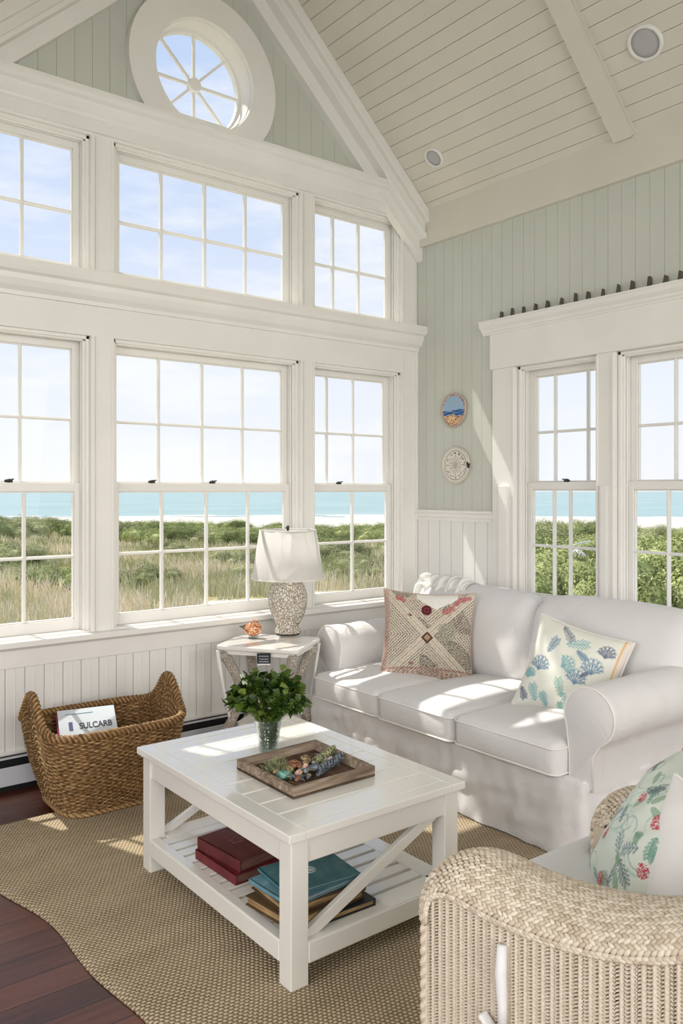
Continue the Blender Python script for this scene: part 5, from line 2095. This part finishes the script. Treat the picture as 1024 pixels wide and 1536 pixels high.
Mseam = mat('ivory_piping', (.92, .90, .87), .9)
Mrose = mat('faded_red_piping', (.78, .68, .61), .9)
PIL = {}
cam_yaw = math.atan2(.617, .787)   # facing the camera: local -y points back to the camera
pa = pillow('throw_pillow', .50, .49, .15, paint_knit, 250, M_knit, disp_knit, .005, Mrose, .0,
            'beige and grey knitted patterned throw pillow with red accents on the left of the sofa', loc=(-.80, -.93, .655), rot=(math.radians(-14), math.radians(2), math.radians(-46)))
pb = pillow('throw_pillow', .43, .44, .16, paint_coral, 200, M_print, None, .005, Mseam, 0,
            'white throw pillow printed with blue and teal coral sprigs beside the right sofa arm', loc=(-.79, -1.86, .615), rot=(math.radians(-20), math.radians(14), math.radians(-66)))

# white striped throw folded over the back of the sofa, left end
def throw():
    V = []; C = []
    nu, nv_ = 90, 70
    for j in range(nv_):
        t = j / (nv_ - 1)
        for i in range(nu):
            s = i / (nu - 1)
            y = -.50 - .40 * s
            fold = .012 * math.sin(s * 30 + 2 * t) + .006 * math.sin(s * 60)
            a = math.radians(-62 + 190 * t)
            # goes up the front of the cushion, over the top, down behind
            if t < .45:
                q = t / .45
                x = -.565 + .09 * q - fold; z = .60 + .27 * q
            elif t < .75:
                q = (t - .45) / .30
                an = math.pi * (1 - q)
                x = -.405 + .07 * math.cos(an) ; z = .875 + (.045 + fold) * math.sin(an) 
            else:
                q = (t - .75) / .25
                x = -.335; z = .875 - .2 * q
            z += .004 * math.sin(s * 30 + 1)
            V.append((x, y, z))
            st = ((s * 9) % 1) < .13
            C.append(lin((.80, .79, .77)) if st else lin((.95, .95, .93)))
    F = [(j * nu + i, j * nu + i + 1, (j + 1) * nu + i + 1, (j + 1) * nu + i) for j in range(nv_ - 1) for i in range(nu - 1)]
    o = put('throw_blanket', (V, F), color_mat('striped_white_throw', .95, 40, .2), smooth=True, fix=False, solid=.006)
    setcol(o, np.array(C))
    tag(o, 'sunlit white throw with thin grey stripes folded over the left end of the sofa back', 'throw')
throw()

# ---------------------------------------------------------------- wall plates
def plate(loc, r, label, name, kind):
    t = thing(name, loc, label, 'wall decoration')
    def P(mbx):
        mbx.v = [(-v[2], v[0], v[1]) for v in mbx.v]   # lathe axis -> -x
        return mbx
    b = MB()
    seg = 64
    wob = [1 + .02 * math.sin(3 * a) + .015 * math.sin(5 * a + 1) for a in np.linspace(0, 2 * math.pi, seg + 1)[:-1]]
    def rings(pr):
        b = MB(); V = []
        for r_, z in pr:
            for k in range(seg):
                a = 2 * math.pi * k / seg
                V.append((r_ * wob[k] * math.cos(a), r_ * wob[k] * math.sin(a), z))
        F = []
        for i in range(len(pr) - 1):
            for k in range(seg):
                l = (k + 1) % seg
                F.append((i * seg + k, i * seg + l, (i + 1) * seg + l, (i + 1) * seg + k))
        F.append(tuple(range(seg))[::-1]); F.append(tuple((len(pr) - 1) * seg + k for k in range(seg)))
        return b.add(V, F)
    put('rim', P(rings([(r * .80, 0), (r * .98, .002), (r, .010), (r * .985, .018), (r * .93, .020), (r * .90, .016), (r * .88, .010)])), mat(name + '_rim', (.74, .68, .62), .5) if kind == 'sea' else mat(name + '_rim', (.84, .80, .75), .6), t, local=True, smooth=True)
    # painted face: dense disc with vertex colours
    V = []; C = []; nr_, ns = 60, 120
    V.append((0, 0, .0125)); 
    def colr(x, y):
        rr = math.hypot(x, y); a = math.atan2(y, x)
        n_ = noise.noise(Vector((x * 9, y * 9, 2)))
        if kind == 'sea':
            if rr > .93: return lin((.84, .72, .62)) if n_ > .0 else lin((.56, .30, .24))
            if y > -.02 + .05 * math.sin(x * 4):
                return lin((.62, .72, .82)) * (1 + .12 * n_)
            if y > -.42 + .10 * math.sin(x * 2.4 + 2.5) + (.12 if x > .45 else 0):
                if math.hypot((x + .0) / .13, (y + .36) / .13) < 1: return lin((.80, .70, .45))
                w_ = math.sin(y * 34 + 2 * math.sin(x * 5))
                if w_ > .82: return lin((.55, .70, .82))
                return lin((.12, .30, .55)) * (1 + .5 * n_) if n_ > -.2 else lin((.20, .42, .66))
            if n_ > .22: return lin((.52, .26, .22))
            if n_ < -.3: return lin((.80, .46, .38))
            return lin((.90, .76, .58))
        else:
            c = lin((.90, .87, .82))
            if .84 < rr < .875: return lin((.36, .35, .34))
            if rr > .875: return c
            if rr < .045: return lin((.35, .33, .32))
            k16 = (a / (2 * math.pi) * 16) % 1
            dw = min(k16, 1 - k16) / 16 * 2 * math.pi * rr
            if .07 < rr < .62 and dw < .012: return lin((.50, .47, .45))
            k12 = (a / (2 * math.pi) * 12 + .5) % 1
            dw2 = abs(k12 - .5) / 12 * 2 * math.pi * rr
            if .66 < rr < .78 and dw2 < .034 + .02 * n_: return lin((.30, .29, .29))
            if .64 < rr < .80 and n_ > .35: return lin((.42, .40, .39))
            if rr < .60 and int(k16 * 2) == 0 and n_ > .0: return lin((.88, .80, .76))
            return c
    C.append(colr(0, 0))
    for i in range(1, nr_ + 1):
        for k in range(ns):
            a = 2 * math.pi * k / ns; q = i / nr_
            x, y = q * math.cos(a), q * math.sin(a)
            V.append((x * r * .90, y * r * .90, .0125 + .002 * (1 - q)))
            C.append(colr(x, y))
    F = [(0, 1 + k, 1 + (k + 1) % ns) for k in range(ns)]
    for i in range(nr_ - 1):
        for k in range(ns):
            l = (k + 1) % ns
            F.append((1 + i * ns + k, 1 + (i + 1) * ns + k, 1 + (i + 1) * ns + l, 1 + i * ns + l))
    b = MB().add(V, F)
    # mirror so that the picture reads correctly seen from the room (looking towards +x)
    b.v = [(-v[2], -v[0], v[1]) for v in b.v]
    o = put('painted_face', b, color_mat(name + '_paint', .35), t, local=True, fix=False, smooth=True)
    setcol(o, np.array(C))
    if kind != 'sea':
        b = MB()
        for (dy_, dz_) in ((-.92, .0), (-.90, .10), (-.95, -.10), (-.98, .02)):
            b.ball((-.016, dy_ * r, dz_ * r), .009, 7, 5)
        put('metal_clasp', b, M_lock, t, local=True, smooth=True)
plate((0, -.361, 1.976), .115, 'round wall plate painted with blue sea and sandy beach, upper of the two', 'wall_plate', 'sea')
plate((0, -.378, 1.612), .124, 'round off-white dial plaque with radial lines, lower of the two', 'wall_plaque', 'dial')

# ---------------------------------------------------------------- wicker armchair
CH = thing('wicker_armchair', (-2.23, -3.2, .012), 'natural woven wicker armchair with thick braided arms in the right foreground', 'armchair')
ARMP = [(-2.846, .502), (-2.848, .532), (-2.860, .562), (-2.888, .582), (-2.935, .591), (-3.05, .591), (-3.17, .605), (-3.30, .634), (-3.42, .682), (-3.52, .745), (-3.60, .81), (-3.68, .90)]
def crom(P_, k=14):
    out = []
    for i in range(len(P_) - 1):
        p0 = P_[max(i - 1, 0)]; p1 = P_[i]; p2 = P_[i + 1]; p3 = P_[min(i + 2, len(P_) - 1)]
        for s in range(k):
            t = s / k
            out.append(tuple(.5 * ((2 * p1[j]) + (-p0[j] + p2[j]) * t + (2 * p0[j] - 5 * p1[j] + 4 * p2[j] - p3[j]) * t * t + (-p0[j] + 3 * p1[j] - 3 * p2[j] + p3[j]) * t ** 3) for j in (0, 1)))
    out.append(P_[-1])
    return out
AP = crom(ARMP)
# arc-length resample
cum = [0]
for a, c in zip(AP[:-1], AP[1:]): cum.append(cum[-1] + math.hypot(c[0] - a[0], c[1] - a[1]))
def ap(s):
    s = max(0, min(cum[-1] - 1e-6, s))
    i = max(k for k in range(len(cum)) if cum[k] <= s)
    i = min(i, len(AP) - 2)
    f = (s - cum[i]) / max(1e-9, cum[i + 1] - cum[i])
    return (AP[i][0] + (AP[i + 1][0] - AP[i][0]) * f, AP[i][1] + (AP[i + 1][1] - AP[i][1]) * f)
def arm_frame(s):
    p = ap(s); a = ap(s - .02); c = ap(s + .02)
    d = Vector((0, c[0] - a[0], c[1] - a[1])).normalized()
    n_ = Vector((0, -d.z, d.y))
    if n_.z < 0 and n_.y < 0: n_ = -n_
    if d.y < 0: n_ = Vector((0, -d.z, d.y)) * -1
    return Vector((0, p[0], p[1])), d, n_
LT_ = cum[-1]
ARM_A, ARM_B = .110, .060
def arm_pt(s, phi, k=1.0, xc=-2.555):
    P, d, n_ = arm_frame(s)
    e = 1.0
    cx_ = math.copysign(abs(math.cos(phi)) ** e, math.cos(phi)) * ARM_A * k
    cn = math.copysign(abs(math.sin(phi)) ** e, math.sin(phi)) * ARM_B * k
    return Vector((xc, 0, 0)) + P + Vector((cx_, 0, 0)) + n_ * cn, n_
def arm_mesh():
    # solid core
    V = []; ns, nk = 60, 28
    for i in range(ns):
        for k in range(nk):
            p, _ = arm_pt(LT_ * i / (ns - 1), 2 * math.pi * k / nk, .93)
            V.append(p)
    F = []
    for i in range(ns - 1):
        for k in range(nk):
            l = (k + 1) % nk
            F.append((i * nk + k, i * nk + l, (i + 1) * nk + l, (i + 1) * nk + k))
    F.append(tuple(range(nk))[::-1]); F.append(tuple((ns - 1) * nk + k for k in range(nk)))
    b = MB().add(V, F)
    tone = [.25] * len(V)
    NS = 17
    step = .0138
    tt_ = np.radians(np.linspace(-2, 182, 400)); ex = np.sign(np.cos(tt_)) * np.abs(np.cos(tt_)) * ARM_A; ey = np.abs(np.sin(tt_)) * ARM_B
    al = np.concatenate([[0], np.cumsum(np.hypot(np.diff(ex), np.diff(ey)))])
    PHI = lambda f: float(np.interp(f * al[-1], al, tt_))
    for q in range(NS):
        fq = q / (NS - 1); phi = PHI(fq)
        m = int(LT_ / step)
        for i in range(m):
            for sd in (-1, 1):
                s = (i + .5 + (.25 if sd > 0 else -.25)) * step
                if s >= LT_: continue
                dphi = PHI(fq + sd * .0042 / al[-1]) - phi; dps = PHI(fq + .0034 / al[-1]) - PHI(fq - .0 / al[-1])
                p, n_ = arm_pt(s, phi + dphi, .985)
                pa_, _ = arm_pt(min(LT_, s + .006), phi + dphi - sd * dps, .985)
                pb_, _ = arm_pt(max(0, s - .006), phi + dphi + sd * dps, .985)
                X1 = (pa_ - pb_)
                if X1.length < 1e-6: continue
                X1.normalize()
                c_, _ = arm_pt(s, phi, 0.0)
                Z1 = (p - Vector((p.x, 0, 0)) - (c_ - Vector((c_.x, 0, 0))) + Vector((p.x - c_.x, 0, 0))).normalized()
                Y1 = Z1.cross(X1).normalized(); Z1 = X1.cross(Y1)
                M = Matrix((X1, Y1, Z1)).transposed()
                j = random.uniform(.9, 1.12)
                n0 = len(b.v)
                b.ball(p, (.0102 * j, .0050 * j, .0052), 7, 5, M)
                tt = random.uniform(.45, .85)
                tone.extend([tt] * (len(b.v) - n0))
    return b, tone
ab, tn = arm_mesh()
arm_n = put('braided_arm', ab, M_wicker, CH, smooth=True, fix=False)
setcol(arm_n, np.array(tn)[:, None].repeat(3, 1))
arm_f = arm_n.copy(); COL.objects.link(arm_f); arm_f.parent = CH
arm_f.location = (.635, 0, 0)

def side_panel(x, sgn, y0, y1, ztop, name):
    """knitted wicker side: vertical cords and zigzag rows, with real gaps"""
    NY, NZ = 460, 500
    V = []; tone = []; hh = []
    pitch = .0210
    for j in range(NZ):
        t = j / (NZ - 1)
        for i in range(NY):
            y = y0 + (y1 - y0) * i / (NY - 1)
            zt = ztop(y)
            z = .02 + (zt - .02) * t
            u = (y0 - y) / pitch
            c = u - math.floor(u)
            wide = (math.floor(u) % 7) == 5
            if c < .42:
                # plain cord
                h_ = .0052 * math.sin(math.pi * c / .42) ** .6 * (1.3 if wide else 1)
                tw = .5 + .5 * math.sin(z * 520 + c * 9)
                tn_ = .62 + .12 * tw
                h_ += .0005 * tw
            else:
                q = (c - .42) / .58
                ph = z * math.pi * 2 / .0068
                sgd = 1 if q < .5 else -1
                st = math.sin(ph + sgd * (q - .5) * 5.5)
                h_ = .0055 * (st * .5 + .5) * math.sin(math.pi * q) ** .5
                tn_ = .30 + .50 * (st * .5 + .5)  # hollows between stitches toned darker: crevice shade painted into the colour
                if st < -.35 and .12 < q < .88: h_ = -.0062
            V.append((x + sgn * h_, y, z)); tone.append(tn_ + .05 * noise.noise(Vector((y * 30, z * 30, 0)))); hh.append(h_)
    F = []
    for j in range(NZ - 1):
        for i in range(NY - 1):
            q = j * NY + i
            if min(hh[q], hh[q + 1]) < -.005 and min(hh[q + NY], hh[q + NY + 1]) < -.005: continue
            F.append((q, q + 1, q + NY + 1, q + NY))
    o = put(name, (V, F), M_wicker, CH, smooth=True, fix=False)
    setcol(o, np.array(tone)[:, None].repeat(3, 1))
    return o
def zt(y):
    # lower edge of the braided arm
    s = min(AP, key=lambda p: abs(p[0] - y) + (5 if p[1] < .55 else 0))
    return s[1] - .0
side_panel(-2.655, -1, -2.838, -3.70, zt, 'woven_side')
put('side_gap_backing', MB().add([(-2.648, -2.845, .03), (-2.648, -3.69, .03), (-2.648, -3.69, .62), (-2.648, -3.50, .62), (-2.648, -3.3, .56), (-2.648, -2.86, .53),
                              (-2.640, -2.845, .03), (-2.640, -3.69, .03), (-2.640, -3.69, .62), (-2.640, -3.50, .62), (-2.640, -3.3, .56), (-2.640, -2.86, .53)],
                             [(0, 1, 2, 3, 4, 5), (11, 10, 9, 8, 7, 6), (0, 6, 7, 1), (1, 7, 8, 2), (2, 8, 9, 3), (3, 9, 10, 4), (4, 10, 11, 5), (5, 11, 6, 0)]), M_gapback, CH)  # dark sheet added behind the weave so its gaps look shaded
b = MB(); b.box(-1.815, -1.805, -3.70, -2.84, .03, .56)
o = put('woven_side', b, M_wicker, CH); setcol(o, np.full((8, 3), .6))
# corner posts: twisted vertical cords
for (px_, py_) in ((-2.655, -2.836), (-2.640, -2.826), (-2.462, -2.826), (-2.03, -2.836), (-1.815, -2.836), (-2.655, -3.70), (-1.815, -3.70)):
    path = [(px_, py_, .012 + .53 * k / 160) for k in range(161)]
    r_, t2 = rope(path, .011, 260, 8, 2, .25, closed=False)
    o = put('corner_post', r_, M_wicker, CH, smooth=True, fix=False); setcol(o, np.clip(np.array(t2), 0, 1)[:, None].repeat(3, 1))
# front under the seat, arm fronts, inner arm sides and back
b = MB()
b.box(-2.44, -2.04, -2.845, -2.835, .05, .36); b.box(-2.655, -2.44, -2.845, -2.835, .05, .50); b.box(-2.04, -1.81, -2.845, -2.835, .05, .50)
b.box(-2.448, -2.440, -3.66, -2.84, .30, .56); b.box(-2.04, -2.032, -3.66, -2.84, .30, .56)
b.box(-2.64, -1.82, -3.66, -2.84, .27, .30)
o = put('woven_front', b, M_wicker, CH); setcol(o, np.full((len(b.v), 3), .55))
V = []; 
for j in range(30):
    for i in range(50):
        s = i / 49; t = j / 29
        x = -2.655 + .85 * s
        y = -3.66 - .06 * math.sin(math.pi * s) - .12 * t
        z = .03 + (.97 + .06 * math.sin(math.pi * s)) * t
        V.append((x, y, z))
F = [(j * 50 + i, j * 50 + i + 1, (j + 1) * 50 + i + 1, (j + 1) * 50 + i) for j in range(29) for i in range(49)]
o = put('woven_back', (V, F), M_wicker, CH, smooth=True, fix=False, solid=.03); setcol(o, np.full((1500, 3), .6))
# seat cushion
b = soft_box((-2.24, -3.19, .425), (.20, .46, .055), .04, 24, (.0, .0, .022), .003, 5, 5)
V2 = []
for v in b.v:
    x, y, z = v
    # T shape: wraps in front of the far arm
    if y > -2.83 and x > -2.24:
        x = x + (x + 2.24) / .2 * .17 * min(1, (y + 2.83) / .05)
    V2.append((x, y, z))
b.v = V2
sc2 = put('seat_cushion', b, M_cushw, CH, smooth=True)
gp = MB().tube([(-2.43, -2.733, .385), (-2.2, -2.727, .384), (-1.95, -2.727, .384), (-1.88, -2.735, .385)], .004, 6)
put('green_piping', gp, mat('green_piping_cord', (.30, .50, .40), .8), sc2, smooth=True)
# white tie strap on the side panel
b = MB()
ys = -3.068
strap = [(-2.668, ys, .555), (-2.672, ys, .50), (-2.670, ys - .002, .44), (-2.672, ys - .004, .40)]
b.tube(strap, [.010, .012, .010, .009], 10)
put('tie_strap', b, M_cushw, CH, smooth=True)
b = MB(); b.ball((-2.676, ys - .006, .385), (.012, .020, .020), 10, 7)
b.add([(-2.678, ys - .002, .39), (-2.678, ys - .030, .33), (-2.674, ys - .004, .33), (-2.670, ys - .002, .39), (-2.670, ys - .030, .33), (-2.668, ys - .004, .33)], [(0, 1, 2), (5, 4, 3), (0, 3, 4, 1), (1, 4, 5, 2), (2, 5, 3, 0)])
put('tie_knot', b, fabric('cream_tie_fabric', (.90, .84, .76)), CH, smooth=True)
b = MB(); b.bar((-2.678, ys + .045, .403), (-2.676, ys + .002, .372), .010, .024, (1, 0, 0))
put('tie_end', b, M_cushw, CH, bevel=.004)

Mseam2 = mat('coral_orange_seam', (.84, .58, .46), .9)
pc = pillow('throw_pillow', .42, .42, .19, paint_floral, 230, M_print, None, .007, Mseam2, 0,
            'mint green floral throw pillow with orange seam on the wicker armchair', loc=(-2.110, -3.075, .60), rot=(math.radians(-35), math.radians(0), math.radians(-134)), back_paint=True)
def plain(U, V):
    return np.tile(lin((.93, .92, .91)), (*U.shape, 1))
pd = pillow('throw_pillow', .38, .38, .12, plain, 60, M_print, None, .004, M_pipe, 0,
            'plain white pillow behind the floral one, at the right edge of the wicker armchair', loc=(-2.255, -3.26, .612), rot=(math.radians(-24), 0, math.radians(-112)))
